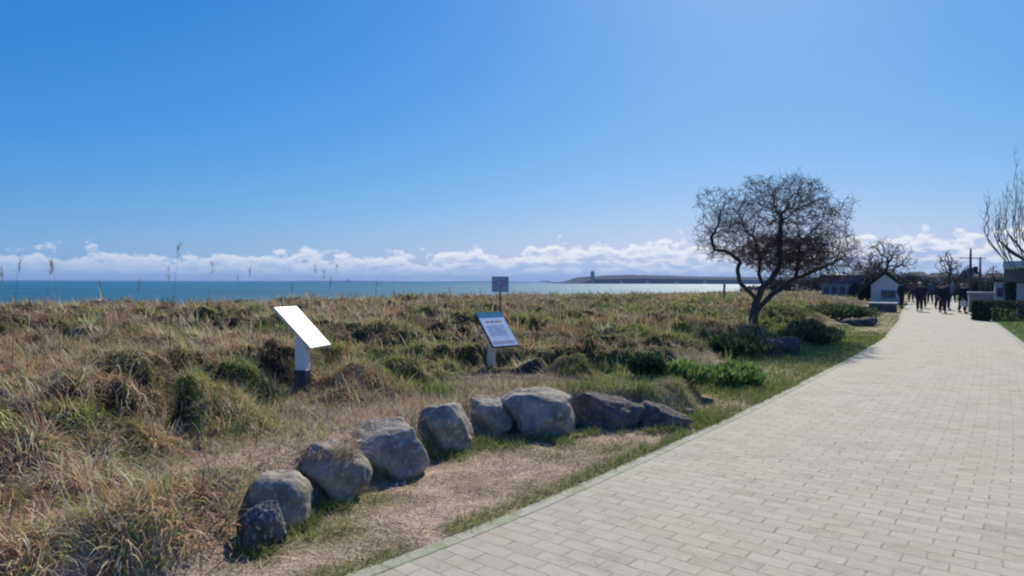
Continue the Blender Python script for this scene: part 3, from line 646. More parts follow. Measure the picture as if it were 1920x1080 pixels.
# ------------------------------------------------------------------ signs
def frame_mat(o, ex, ey, ez):
    return Matrix(((ex.x, ey.x, ez.x, o.x), (ex.y, ey.y, ez.y, o.y), (ex.z, ey.z, ez.z, o.z), (0, 0, 0, 1)))
def face_box(mb, Mx, c, d, bev=0):
    b = MB().box(c, d, 0, bev); mb.add([Mx @ Vector(v) for v in b.v], b.f); return mb
def board_frame(tl, wdir, w, sdir, Ls, drop):
    ex = Vector((wdir[0], wdir[1], 0)).normalized()
    h = Vector((sdir[0], sdir[1], 0)).normalized(); ey = (h * math.cos(drop) - Vector((0, 0, 1)) * math.sin(drop)) * -1   # up the slope
    ez = ex.cross(ey).normalized()
    c = tl + ex * w / 2 - ey * Ls / 2
    return frame_mat(c, ex, ey, ez), ex, ey, ez, c
# first board: white panel on a grey square post
def sign_one():
    tl = at(512, 578, 8.1); Mx, ex, ey, ez, c = board_frame(tl, (.12, .45), .47, (.966, -.258), .67, R(44))
    b = gp(567, 752, .33); zb = H(b.x, b.y)
    root = empty('information_board', (b.x, b.y, zb)); inv = Matrix.Translation(-root.location)
    def bl(mbb, nm, mt, par=None, sm=False): mbb.v = [tuple(inv @ Vector(v)) for v in mbb.v]; return mbb.build(nm, mt, par or root, smooth_=sm)
    panel = bl(face_box(MB(), Mx, (0, 0, 0), (.47, .67, .03), .004), 'panel', noisy('panel_frame', (.5, .5, .5), (.6, .6, .6), 5, .4, 0, metal=.5))
    bl(face_box(MB(), Mx, (0, 0, .0165), (.455, .655, .004), 0), 'panel_face', MAT['white'], panel)
    mk = MB()
    for i in range(6): face_box(mk, Mx, (-.06 + .02 * (i % 2), .27 - i * .018, .0190), (.20 - .03 * (i % 3), .006, .0015))
    for i in range(10): face_box(mk, Mx, (.02, .10 - i * .035, .0190), (.34 - .05 * (i % 4 == 3), .004, .0015))
    bl(mk, 'printed_lines', flat('faint_print', (.70, .72, .74)), panel)
    top = c - ez * .02; rz = math.atan2(ex.y, ex.x)
    top.z -= .10
    p = MB().box((b.x, b.y, (zb + .26 + top.z) / 2), (.105, .14, top.z - zb - .26 + .02), rz, .008); bl(p, 'post', MAT['metal'])
    br = MB(); face_box(br, Mx, (0, 0, -.035), (.22, .30, .035), .004); bl(br, 'bracket', MAT['boot'])
    p = MB().box((b.x, b.y, zb + .10), (.12, .155, .36), rz, .008); bl(p, 'post_base', MAT['boot'])
    tag(root, 'white slanted information board on a grey square post with dark foot', 'information board', 'slanted information boards on the bank')
sign_one()
def sign_two():
    tl = at(890, 587, 10.7); Mx, ex, ey, ez, c = board_frame(tl, (.39, .35), .52, (.67, -.75), .67, R(49))
    b = gp(925, 695, .32); zb = H(b.x, b.y); root = empty('information_board', (b.x, b.y, zb)); inv = Matrix.Translation(-root.location)
    def bl(mbb, nm, mt, par=None, sm=False): mbb.v = [tuple(inv @ Vector(v)) for v in mbb.v]; return mbb.build(nm, mt, par or root, smooth_=sm)
    panel = bl(face_box(MB(), Mx, (0, 0, 0), (.52, .67, .035), .005), 'panel', MAT['boot'])
    bl(face_box(MB(), Mx, (0, 0, .0195), (.505, .655, .004)), 'panel_face', flat('pale_blue_print', (.66, .76, .86), .7, .1), panel)
    bl(face_box(MB(), Mx, (0, .275, .0225), (.505, .105, .0025)), 'header_band', flat('teal_print', (.02, .25, .36), .8, .1), panel)
    mk = MB()
    for i, (x, w) in enumerate([(-.12, .07), (-.03, .07), (.06, .06), (.13, .05)]): face_box(mk, Mx, (x, .14, .0225), (w, .035, .0015))
    bl(mk, 'red_heading', flat('red_print', (.35, .17, .2), .5), panel)
    mk = MB()
    for i in range(7): face_box(mk, Mx, (-.02, .06 - i * .03, .0225), (.36 - .06 * (i % 3 == 2), .009, .0015))
    face_box(mk, Mx, (0, -.26, .0225), (.44, .05, .0015))
    bl(mk, 'printed_lines', flat('blue_grey_print', (.28, .34, .46), .5), panel)
    # the bowed steel post: leaves the ground leaning landwards and curves up under the panel
    hd = Vector((-ex.y, ex.x, 0)) ; hd = -hd if hd.dot(Vector((.67, -.75, 0))) < 0 else hd
    end = c - ez * .03 - ey * .08; pts = []
    for t in np.linspace(0, 1, 12):
        q = Vector((b.x, b.y, zb - .1)).lerp(end, t); q = q - hd * (.10 * math.sin(math.pi * t)); pts.append(q)
    mb = MB(); n = len(pts)
    for sgn in (-1, 1):
        pass
    V = []
    for i, q in enumerate(pts):
        t = (pts[min(i + 1, n - 1)] - pts[max(i - 1, 0)]).normalized(); nn = ex.cross(t).normalized(); w = .058 + .02 * (i / n); th = .03
        V += [q - ex * w - nn * th, q + ex * w - nn * th, q + ex * w + nn * th, q - ex * w + nn * th]
    Fc = [(i * 4 + j, i * 4 + (j + 1) % 4, (i + 1) * 4 + (j + 1) % 4, (i + 1) * 4 + j) for i in range(n - 1) for j in range(4)] + [(3, 2, 1, 0), tuple((n - 1) * 4 + j for j in range(4))]
    mb.add(V, Fc); bl(mb, 'post', MAT['metal'])
    tag(root, 'slanted information board with teal header band and bowed metal post', 'information board', 'slanted information boards on the bank')
sign_two()
def sign_three():
    c = at(938, 533, 18); root = empty('beach_sign', (c.x, c.y, H(c.x, c.y))); zb = root.location.z
    MB().box((0, .02, (c.z - zb) / 2 + .06), (.05, .05, c.z - zb + .22), 0, .006).build('post', MAT['wood'], root)
    pl = MB().box((0, -.02, c.z - zb), (.44, .02, .40), 0, .004).build('plate', flat('plate_blue_grey', (.32, .38, .54), .5), root)
    for x, z, w, h in [(-.12, .13, .12, .05), (.08, .14, .08, .04), (-.14, .03, .07, .07), (-.02, .03, .07, .07), (.12, .05, .06, .08), (-.05, -.12, .2, .03), (.1, -.1, .08, .05)]:
        MB().box((x, -.0315, c.z - zb + z), (w, .003, h)).build('pictogram', flat('plate_white', (.5, .5, .52), .5), pl)
    for x, z in ((-.14, .03), (.12, .05), (.02, -.05)):
        MB().box((x, -.0345, c.z - zb + z), (.045, .003, .045), 0, 0, Matrix.Rotation(.78, 4, 'Y')).build('red_pictogram', flat('plate_red', (.40, .12, .14), .5), pl)
    tag(root, 'small square blue-grey notice plate on a thin brown post at the dune crest', 'sign')
sign_three()
def marker_post(px, pt, pb, Y, r, lab):
    t = at(px, pt, Y); zb = H(t.x, t.y)
    mb = MB(); mb.tube([(0, 0, -.2), (0, 0, (t.z - zb) * .5), (.01, 0, t.z - zb)], [r, r, r * .9], 8)
    o = mb.build('wooden_post', MAT['wood'], loc=(t.x, t.y, zb), smooth_=True); tag(o, lab, 'post')
marker_post(1358, 532, 549, 40, .07, 'thin dark wooden post on the dune left of the leaning tree')

# ------------------------------------------------------------------ bare trees
def grow(init, blobs, step, di, dk, iters, rr, curl=0.5):
    nodes = []; par = []
    for pl in init:
        start = None
        if nodes:
            A = np.array(nodes); dd = np.linalg.norm(A - np.array(pl[0]), axis=1); start = int(dd.argmin())
        prev = start
        P = [Vector(p) for p in pl]
        for a, b in zip(P[:-1], P[1:]):
            k = max(1, int((b - a).length / step))
            for i in range(k if prev is not None else k + 1):
                t = (i + (1 if prev is not None else 0)) / k if prev is not None else i / k
                if t > 1: break
                q = a.lerp(b, t) + Vector((rr.gauss(0, 1), rr.gauss(0, 1), rr.gauss(0, 1))) * step * .12
                nodes.append(tuple(q)); par.append(-1 if prev is None else prev); prev = len(nodes) - 1
    att = []
    for c, rad, n in blobs:
        for _ in range(n):
            while True:
                v = Vector((rr.uniform(-1, 1), rr.uniform(-1, 1), rr.uniform(-1, 1)))
                if v.length < 1: break
            att.append((c[0] + v.x * rad[0], c[1] + v.y * rad[1], c[2] + v.z * rad[2]))
    att = np.array(att); Nn = np.array(nodes)
    D = np.linalg.norm(att[:, None] - Nn[None], axis=2); near = D.argmin(1); nd_ = D.min(1); alive = nd_ > dk
    for it in range(iters):
        act = alive & (nd_ < di)
        if not act.any(): break
        idx = np.where(act)[0]; acc = {}
        for i in idx:
            v = att[i] - np.array(nodes[near[i]]); v /= np.linalg.norm(v) + 1e-9
            acc.setdefault(near[i], []).append(v)
        new = []
        for k, vv in acc.items():
            v = np.mean(vv, 0) + np.array([rr.gauss(0, curl) for _ in range(3)]); 
            if par[k] >= 0:
                pv = np.array(nodes[k]) - np.array(nodes[par[k]]); v = v + .5 * pv / (np.linalg.norm(pv) + 1e-9)
            v /= np.linalg.norm(v) + 1e-9
            new.append((len(nodes), tuple(np.array(nodes[k]) + v * step))); nodes.append(new[-1][1]); par.append(k)
        A = np.array([p for _, p in new]); ids = np.array([i for i, _ in new])
        Dn = np.linalg.norm(att[:, None] - A[None], axis=2); mn = Dn.min(1); am = ids[Dn.argmin(1)]
        up = mn < nd_; nd_ = np.where(up, mn, nd_); near = np.where(up, am, near); alive &= nd_ > dk
    return nodes, par
def tree_mesh(nodes, par, r0, rmax, expo, r_split, twig_n, twig_len, twig_r, rr, bud=0, core=None):
    n = len(nodes); ch = [[] for _ in range(n)]
    for i, p in enumerate(par):
        if p >= 0: ch[p].append(i)
    rad = np.zeros(n); leafc = np.zeros(n)
    for i in range(n - 1, -1, -1):
        rad[i] = r0 ** expo if not ch[i] else sum(rad[c] for c in ch[i]) + (r0 * .25) ** expo
    rad = rad ** (1 / expo); rad = np.minimum(rad * (rmax / rad.max()), rmax) if rad.max() > 0 else rad
    rad = np.maximum(rad, r0)
    big = MB(); small = MB(); V = [Vector(p) for p in nodes]
    def chain(i):
        out = [i]
        while ch[out[-1]]:
            c = max(ch[out[-1]], key=lambda q: rad[q]); out.append(c)
        return out
    starts = [(i, -1) for i in range(n) if par[i] < 0]; 
    while starts:
        s, p = starts.pop(); cc = chain(s)
        for a in cc:
            m = max(ch[a], key=lambda q: rad[q]) if ch[a] else None
            starts += [(c, a) for c in ch[a] if c != m]
        full = ([p] if p >= 0 else []) + cc
        R_ = [rad[q] for q in full]
        if p >= 0: R_[0] = min(R_[0], R_[1] * 1.15)
        k = 0
        while k < len(full) and R_[k] > r_split: k += 1
        if k >= 2: big.tube([V[q] for q in full[:k + 1]], R_[:k + 1], 9 if R_[0] > .05 else 6)
        st = max(0, k if k >= 2 else 0)
        if len(full) - st >= 2: small.tube([V[q] for q in full[st:]], R_[st:], 5 if R_[st] > .012 else 3, cap=False)
    for i in range(n):
        if rad[i] < r0 * 3.2:
            q_ = sum(((nodes[i][a_] - core[0][a_]) / core[1][a_]) ** 2 for a_ in range(3)) < 1 if core else False
            for _ in range((twig_n if not ch[i] else (1 if rr.random() < .6 * twig_n / 3 else 0)) + (3 if q_ else 0)):
                d = Vector((rr.gauss(0, 1), rr.gauss(0, 1), rr.gauss(.25, .8))).normalized(); p = V[i]; pts = [p]
                L_ = twig_len * rr.uniform(.5, 1.3)
                for s_ in range(4):
                    d = (d + Vector((rr.gauss(0, .28), rr.gauss(0, .28), rr.gauss(0, .28)))).normalized(); p = p + d * L_ / 4; pts.append(p)
                    if bud and rr.random() < bud:
                        a = Vector((rr.gauss(0, 1), rr.gauss(0, 1), rr.gauss(0, 1))).normalized(); b2 = a.orthogonal().normalized(); sz = twig_len * rr.uniform(.05, .11)
                        small.add([p, p + a * sz + b2 * sz * .45, p + a * sz * 2, p + a * sz - b2 * sz * .45], [(0, 1, 2, 3)])
                small.tube(pts, [twig_r, twig_r, twig_r * .8, twig_r * .7, twig_r * .4], 3, cap=False)
    return big, small
def bare_tree(name, label, cat, base, init, blobs, step, di, dk, iters, r0, rmax, expo, split, twig, group=None, seed=1, curl=.5, bud=0, core=None):
    rr = random.Random(seed); root = empty(name, base)
    nodes, par = grow(init, blobs, step, di, dk, iters, rr, curl)
    big, small = tree_mesh(nodes, par, r0, rmax, expo, split, twig[0], twig[1], twig[2], rr, bud, core)
    b = Vector(base)
    for m in (big, small): m.v = [tuple(Vector(v) - b) for v in m.v]
    big.build('trunk', MAT['bark'], root, smooth_=True); small.build('crown', MAT['twig'], root, smooth_=True)
    print(name, len(nodes), len(big.f), len(small.f)); return tag(root, label, cat, group)
TY = 19.3
tb = gp(1413, 624, .25); TY = tb.y; tz = H(tb.x, tb.y)
A = lambda px, py, dy=0: at(px, py, TY + dy)
init = [[Vector((tb.x, tb.y, tz - .15)), A(1412, 605), A(1414, 588), A(1419, 560), A(1432, 538), A(1450, 518), A(1461, 500, .1), A(1462, 450, .1), A(1465, 400)],
        [A(1419, 560), A(1404, 547, -.1), A(1386, 528, -.2), A(1384, 505, -.3), A(1388, 488, -.3), A(1368, 474, -.3), A(1340, 468, -.4), A(1334, 445, -.4), A(1345, 425, -.3)],
        [A(1414, 588), A(1432, 567, .1), A(1450, 549, .2), A(1471, 536, .3), A(1493, 520, .4), A(1497, 490, .4), A(1500, 450, .5)],
        [A(1496, 522, .4), A(1525, 508, .6), A(1556, 496, .7), A(1585, 480, .8)],
        [A(1432, 538), A(1423, 515, .5), A(1425, 480, .6), A(1410, 440, .6)],
        [A(1471, 536, .3), A(1487, 545, .1), A(1491, 556, .0)]]
m_ = lambda px: px / F * TY
def blob(px, py, rx, ry, dy=0, depth=None, n=100): return (tuple(A(px, py, dy)), (m_(rx), depth or m_(rx), m_(ry)), n)
blobs = [blob(1455, 425, 118, 84, 0, 1.6, 1700), blob(1500, 365, 40, 38, .4, .7, 200), blob(1425, 365, 34, 30, -.3, .6, 130), blob(1560, 410, 34, 34, .3, .7, 150), blob(1362, 405, 44, 40, -.3, .8, 220), blob(1365, 445, 52, 55, -.3, 1.0, 300), blob(1335, 440, 36, 55, -.4, .6, 150), blob(1495, 380, 62, 56, 0, 1.0, 380), blob(1548, 470, 66, 46, .6, 1.1, 620), blob(1470, 478, 84, 40, .2, 1.4, 1500),
         blob(1590, 485, 26, 34, .7, .5, 150), blob(1562, 508, 56, 24, .6, .9, 360), blob(1592, 376, 14, 7, .3, .3, 14), blob(1570, 390, 16, 8, .3, .3, 10), blob(1520, 520, 70, 22, .5, .8, 160), blob(1335, 372, 34, 22, 0, .5, 60), blob(1420, 350, 60, 22, 0, .6, 90)]
bare_tree('leaning_tree', 'leafless crooked tree leaning right with a dense twiggy crown beside the path', 'tree', (tb.x, tb.y, tz), init, blobs, .09, .7, .145, 100, .0062, .135, 2.05, .026, (6, .26, .0045), seed=5, curl=.42, bud=.22, core=(tuple(A(1478, 474, .2)), (m_(92), 1.6, m_(36))))
def simple_tree(label, px, pbase, ptop, Y, wpx, n, seed, name='bare_tree', group='leafless trees behind the beach huts', vert=False, r0=None, lowfrac=.35, cat='tree', nt2=(3, .5)):
    top = at(px, ptop, Y); zb = H(top.x, Y); hgt = top.z - zb; w = wpx / F * Y
    b = Vector((top.x, Y, zb)); rr = random.Random(seed)
    init = [[b - Vector((0, 0, .2)), b + Vector((rr.uniform(-.1, .1) * hgt, 0, hgt * .3)), b + Vector((rr.uniform(-.1, .1) * hgt, 0, hgt * .55))]]
    bl = [((b.x, b.y, zb + hgt * (lowfrac + 1) / 2), (w / 2, w / 2, hgt * (1 - lowfrac) / 2), n)]
    st = hgt / 22
    return bare_tree(name, label, cat, tuple(b), init, bl, st, st * 7, st * 1.5, 50, r0 or max(.012, Y * .00032), hgt * .03, 2.3, hgt * .008, (nt2[0], hgt * .12, max(.008, Y * .00026)), group, seed, .4, .2)
simple_tree('bushy leafless tree rising behind the white gabled kiosk', 1662, 560, 448, 62, 92, 420, 11, lowfrac=.25)
simple_tree('slim leafless tree against the clouds left of the two masts', 1779, 556, 472, 78, 44, 160, 12)
simple_tree('low bare tree between the leaning tree and the pale pavilion', 1628, 560, 470, 70, 60, 200, 13, lowfrac=.2)
simple_tree('small bare tree right of the two masts', 1862, 556, 500, 90, 36, 120, 14, lowfrac=.2)
simple_tree('leafless thicket tree between the walkers and the masts', 1805, 552, 498, 85, 46, 160, 15, lowfrac=.15)
# pollarded tree at the right edge: shoots rise from knuckled limbs
def pollard():
    Y = 17.0; b = at(1968, 600, Y); b.z = 0.0; root = empty('pollarded_tree', tuple(b)); rr = random.Random(3)
    q = lambda px, py, dy=0: at(px, py, Y + dy) - b
    t = MB(); cr = MB()
    head = q(1945, 492)
    t.tube([Vector((0, 0, -.1)), Vector((-.02, 0, .8)), Vector((0, 0, 1.4)), head + Vector((.15, 0, -.25)), head], [.17, .14, .12, .11, .10], 10)
    limbs = [[(1945, 492), (1920, 487), (1900, 477), (1880, 462)], [(1945, 492), (1925, 478), (1908, 460), (1893, 440)], [(1945, 490), (1930, 465), (1921, 440)], [(1945, 492), (1960, 460), (1975, 430)], [(1945, 492), (1990, 470), (2010, 440)],
             [(1920, 487), (1895, 470), (1872, 450)]]
    for i, l in enumerate(limbs):
        dy = rr.uniform(-.5, .5); P = [q(x, y, dy * k / 3) for k, (x, y) in enumerate(l)]; t.tube(P, [.036 - .008 * k for k in range(len(P))], 7)
    shoots = [(1848, 438, 386), (1853, 448, 372), (1872, 445, 386), (1866, 450, 400), (1883, 448, 372), (1886, 430, 360), (1897, 440, 360), (1905, 450, 290), (1909, 430, 340), (1915, 440, 330), (1921, 450, 345), (1930, 440, 320), (1943, 440, 330), (1960, 430, 320),
              (1890, 470, 418), (1870, 452, 430), (1902, 455, 410), (1980, 430, 320), (1912, 470, 380), (1876, 458, 412)]
    for x, y0, y1 in shoots:
        for _ in range(1):
            dy = rr.uniform(-.7, .7); x_ = x + rr.gauss(0, 1.0); root_px = min(max(x_ + 12, 1876), 1985)
            P = [q(root_px + rr.uniform(0, 10), y0 + 34 + rr.uniform(0, 10), dy * .6), q(x_ + 3, y0 + 8, dy)]
            n = 7
            for k in range(1, n + 1): P.append(q(x_ + rr.gauss(0, 1.8), y0 + (y1 - y0) * k / n + 8 * (1 - k / n), dy))
            r_ = rr.uniform(.007, .011); cr.tube(P, [r_ * (1.25 - .95 * k / (len(P) - 1)) for k in range(len(P))], 5)
            for k in range(2, len(P)):
                for _2 in range(2):
                    d = Vector((rr.gauss(0, .5), rr.gauss(0, .5), .8)).normalized(); cr.tube([P[k], P[k] + d * .10, P[k] + d * .18 + Vector((0, 0, .08))], [.005, .004, .002], 3, cap=False)
    t.build('trunk', MAT['bark'], root, smooth_=True); cr.build('crown', MAT['twig'], root, smooth_=True)
    tag(root, 'pollarded tree with long upright bare shoots at the right edge', 'tree')
pollard()

# ------------------------------------------------------------------ shrubs and hedges
def leaves(mb_cols, centers, radii, n, size, cols, rr, shell=.5, weed=False):
    V, Q, Cc = mb_cols
    for c, r, k in zip(centers, radii, n):
        u = rr.normal(size=(k, 3)); u /= np.linalg.norm(u, axis=1)[:, None]
        rad = (shell + (1 - shell) * rr.random(k)) ** .6
        rad *= 0.85 + 0.3 * np.array([mnoise.noise(Vector(tuple(w)) * 2.2 + Vector(c)) + .5 for w in u])
        p = np.array(c) + u * rad[:, None] * np.array(r)
        a = u + rr.normal(0, .7, (k, 3)) + (np.array([0, 0, 1.6]) if weed else 0); a /= np.linalg.norm(a, axis=1)[:, None]
        b = np.cross(a, rr.normal(size=(k, 3))); b /= np.linalg.norm(b, axis=1)[:, None]
        s = size * rr.uniform(.6, 1.4, k)[:, None]
        base = sum(len(v) for v in V)
        wd = .16 if weed else .28; s = s * (1.9 if weed else 1)
        quad = np.stack([p, p + a * s * .5 + b * s * wd, p + a * s, p + a * s * .5 - b * s * wd], 1).reshape(-1, 3)
        V.append(quad); Q.append(base + np.arange(k * 4).reshape(k, 4))
        cl = np.array(cols)[rr.integers(0, len(cols), k)] * rr.uniform(.7, 1.3, k)[:, None] * rr.uniform(.85, 1.15)
        Cc.append(np.repeat(cl, 4, 0))
def leaf_obj(name, cols3, mat, parent=None, off=(0, 0, 0)):
    V, Q, Cc = cols3; V = np.concatenate(V) - np.array(off); Q = np.concatenate(Q); Cc = np.concatenate(Cc)
    me = bpy.data.meshes.new(name); me.vertices.add(len(V)); me.vertices.foreach_set('co', V.astype(np.float32).ravel())
    me.loops.add(Q.size); me.polygons.add(len(Q)); me.loops.foreach_set('vertex_index', Q.ravel().astype(np.int32))
    me.polygons.foreach_set('loop_start', np.arange(0, Q.size, 4, dtype=np.int32)); me.polygons.foreach_set('loop_total', np.full(len(Q), 4, np.int32))
    me.update(calc_edges=True); set_tint(me, np.clip(Cc, .003, .8)); return link(name, me, mat, parent)
def shrub(label, px, py, wpx, hpx, cols, n, leaf, seed, cat='shrub', name='shrub', group=None, gz=.2, depth=1.0, lobes=9, Y=None, weed=False):
    if weed: lobes = int(lobes * 2)
    g = gp(px, py, gz) if Y is None else at(px, py, Y); 
    w = wpx / F * g.y; h = hpx / F * g.y; gy_ = g.y + w * depth * .35; z = H(g.x, gy_); rr = np.random.default_rng(seed); r2 = random.Random(seed)
    root = empty(name, (g.x, gy_, z)); cen = []; rads = []; ns = []
    for i in range(lobes):
        a = r2.uniform(0, 6.28); q = math.sqrt(r2.random()) * (.8 if weed else .62); hh = r2.uniform(.35, .68) * (1 - .45 * q)
        cen.append((g.x + math.cos(a) * q * w * .5, gy_ + math.sin(a) * q * w * .5 * depth, z + hh * h)); s = r2.uniform(.12, .24) if weed else r2.uniform(.26, .4)
        rads.append((w * s, w * s * depth, h * r2.uniform(.28, .42))); ns.append(n // lobes)
    c3 = ([], [], []); leaves(c3, cen, rads, ns, leaf, cols, rr, .25, weed); leaf_obj('foliage', c3, MAT['leaf'], root, (g.x, gy_, z))
    st = MB()
    for c in cen:
        e = Vector(c) - Vector((g.x, gy_, z)); st.tube([Vector((e.x * .15, e.y * .15, -.05)), e * .5 + Vector((0, 0, .05)), e], [.02 * h + .004, .012 * h + .003, .003], 5)
    st.build('stems', MAT['twig'], root, smooth_=True)
    return tag(root, label, cat, group)
GRN = [(.045, .10, .025), (.07, .14, .035), (.035, .08, .02)]
LUSH = [(.16, .29, .06), (.24, .38, .09), (.11, .23, .05), (.30, .36, .12)]
OLV = [(.15, .18, .07), (.20, .21, .09), (.10, .13, .055), (.24, .22, .12)]
shrub('small dense dark green bush standing alone above the boulder row', 1215, 738, 66, 60, [(.03, .07, .022), (.045, .10, .03), (.025, .06, .02)], 5200, .045, 1, gz=.18)
shrub('leafy bright green clump of weeds right of the dark bush', 1292, 727, 100, 40, LUSH, 4200, .05, 2, weed=True, gz=.18)
shrub('leafy green weeds nearest the tree shadow on the verge', 1382, 712, 100, 42, LUSH, 4200, .055, 3, weed=True, gz=.15)
shrub('low green weeds just above the dark boulders', 1105, 715, 90, 34, [(.06, .11, .035), (.10, .15, .05)], 3000, .05, 4, weed=True, gz=.25)
shrub('rounded grey-green bush on the verge right of the leaning tree', 1535, 643, 105, 42, OLV + GRN, 8000, .06, 5, weed=True, gz=.1)
shrub('wide low green bush above the dark rocks on the verge', 1600, 605, 130, 30, OLV + GRN, 7000, .07, 6, weed=True, gz=.1, lobes=12)
shrub('low olive bush behind the trunk of the leaning tree', 1470, 608, 110, 26, OLV, 5000, .07, 7, weed=True, gz=.3, lobes=12)
shrub('green undergrowth at the foot of the leaning tree, coloured dark for the shade there', 1400, 668, 150, 44, [(.035, .07, .025), (.05, .10, .035), (.08, .10, .05)], 6000, .055, 8, weed=True, gz=.15, lobes=14)  # dark leaf colours stand in for the shade under the tree
shrub('dark evergreen bush between the pavilion and the gabled kiosk', 1626, 556, 20, 40, [(.02, .035, .02), (.03, .05, .03)], 3000, .16, 9, Y=58, lobes=6)
shrub('black-green bush hiding behind the gabled kiosk roof', 1668, 550, 78, 80, [(.02, .03, .025), (.03, .045, .03)], 4500, .22, 10, Y=66, lobes=10)
def hedge():
    a = at(1850, 602, gp(1850, 602).y); Y0 = a.y; X0 = a.x; Lh = 9.0; h = .87; dp = 1.1
    root = empty('hedge', (X0, Y0, .02)); rr = np.random.default_rng(5); n = 26000
    dirv = np.array([1.0, -.02])
    # points through the clipped box, thickest at its faces
    u = rr.random((n, 3)); f = rr.integers(0, 4, n)
    u[:, 0] = np.where(f == 3, rr.random(n) * .02, u[:, 0]); u[:, 1] = np.where(f == 0, rr.random(n) ** 2 * .12, u[:, 1]); u[:, 2] = np.where(f == 1, 1 - rr.random(n) ** 2 * .08, u[:, 2])
    wob = (fbm(u[:, 0] * 9, u[:, 1] + u[:, 2], 3, 3.0) - .5) * .07
    p = np.c_[u[:, 0] * Lh, u[:, 1] * dp + wob, u[:, 2] * h + wob]
    a_ = rr.normal(size=(n, 3)); a_ /= np.linalg.norm(a_, axis=1)[:, None]; b = np.cross(a_, rr.normal(size=(n, 3))); b /= np.linalg.norm(b, axis=1)[:, None]; s = .075 * rr.uniform(.6, 1.4, n)[:, None]
    quad = np.stack([p, p + a_ * s * .5 + b * s * .3, p + a_ * s, p + a_ * s * .5 - b * s * .3], 1).reshape(-1, 3)
    cl = np.array([(.03, .055, .022), (.045, .075, .03), (.022, .04, .018)])[rr.integers(0, 3, n)]
    leaf_obj('foliage', ([quad], [np.arange(n * 4).reshape(n, 4)], [np.repeat(cl, 4, 0)]), MAT['leaf'], root)
    st = MB()
    for i in range(30): x = .15 + i * .3; st.tube([(x, .55, -.05), (x + .03, .5, .4), (x, .6, .75)], [.025, .018, .008], 5)
    st.build('stems', MAT['bark'], root)
    tag(root, 'low clipped dark green hedge along the lawn right of the path', 'hedge')
hedge()
shrub('dark evergreen crown rising over the white flat roof', 1928, 560, 52, 96, [(.025, .045, .022), (.035, .06, .03)], 5200, .16, 12, Y=46, lobes=12, name='evergreen_tree', cat='tree')

# ------------------------------------------------------------------ buildings
def kiosk():
    Y = 56.0; l = at(1636, 555, Y); r = at(1683, 555, Y); w = r.x - l.x; cx = (l.x + r.x) / 2; eave = at(1660, 534, Y).z; apex = at(1659, 514, Y).z
    root = empty('kiosk', (cx, Y, 0), R(-28)); D = 2.6; h = w / 2
    MB().prism([(-h, -.1), (h, -.1), (h, eave), (0, apex), (-h, eave)], 0, D).build('wall', MAT['cream'], root)
    rf = MB(); sl = (apex - eave) / h; ov = .3; t = .26
    for s in (-1, 1):
        pr = [(0, apex + .012), (s * (h + ov), eave - ov * sl + .012), (s * (h + ov), eave - ov * sl + t + .012), (0, apex + t + .012)]
        if s < 0: pr = pr[::-1]
        rf.prism([(x, z) for x, z in pr], -.12, D + .15)
    rf.build('roof', MAT['roof_dark'], root)
    fr = MB().box((.12 * w, -.03, eave * .52), (w * .52, .05, eave * .42), 0, .01).build('window', MAT['blue_paint'], root)
    MB().box((.12 * w, -.06, eave * .53), (w * .46, .02, eave * .34)).build('pane', MAT['glass'], fr)
    MB().box((.12 * w, -.12, eave * .29), (w * .6, .2, .05)).build('counter', MAT['cap'], root)
    tag(root, 'small white gabled kiosk with dark roof and blue window', 'kiosk')
kiosk()
def pavilion():
    Y = 72.0; l = at(1540, 560, Y); r = at(1626, 560, Y); w = r.x - l.x; cx = (l.x + r.x) / 2; z1 = at(1590, 531, Y).z; z2 = at(1590, 516, Y).z; z3 = at(1600, 498, Y).z
    root = empty('beach_pavilion', (cx, Y, 0), R(-26)); D = 5
    MB().box((0, D / 2, z1 / 2 - .1), (w * .92, D, z1 + .2)).build('wall', MAT['render'], root)
    MB().box((0, D / 2, (z1 + z2) / 2), (w, D + .6, z2 - z1), 0, .03).build('fascia', MAT['fascia'], root)
    h = w * .5; a = w * .16
    def hip(x0, x1, name, zt):
        mb = MB(); xm = (x0 + x1) / 2; y0, y1 = -.4, D + .4
        mb.add([(x0, y0, z2 + .01), (x1, y0, z2 + .01), (x1, y1, z2 + .01), (x0, y1, z2 + .01), (xm - .5, D * .5, zt), (xm + .5, D * .5, zt)], [(0, 1, 5, 4), (1, 2, 5), (2, 3, 4, 5), (3, 0, 4), (3, 2, 1, 0)]); mb.build(name, MAT['roof_white'], root)
    hip(w * .06, w * .5, 'roof', z3); hip(-w * .5, -w * .02, 'roof', z2 + (z3 - z2) * .35)
    for x, ww in ((.26 * w, .85),):
        mb = MB(); pts = [(-ww, 0), (ww, 0)] + [(ww * math.cos(t), 1.0 + .75 * math.sin(t)) for t in np.linspace(0, math.pi, 9)]
        mb.prism([(x + px_, pz + .01) for px_, pz in pts], -.03, .2); mb.build('doorway', MAT['dark'], root)
    for x in (-.36, -.2, -.04):
        f = MB().box((x * w, -.03, z1 * .6), (w * .1, .06, z1 * .42)).build('window', MAT['fascia'], root); MB().box((x * w, -.07, z1 * .6), (w * .085, .02, z1 * .34)).build('pane', MAT['glass'], f)
    tag(root, 'pale low pavilion with white pitched canopy roofs and dark arched doorway', 'pavilion')
pavilion()
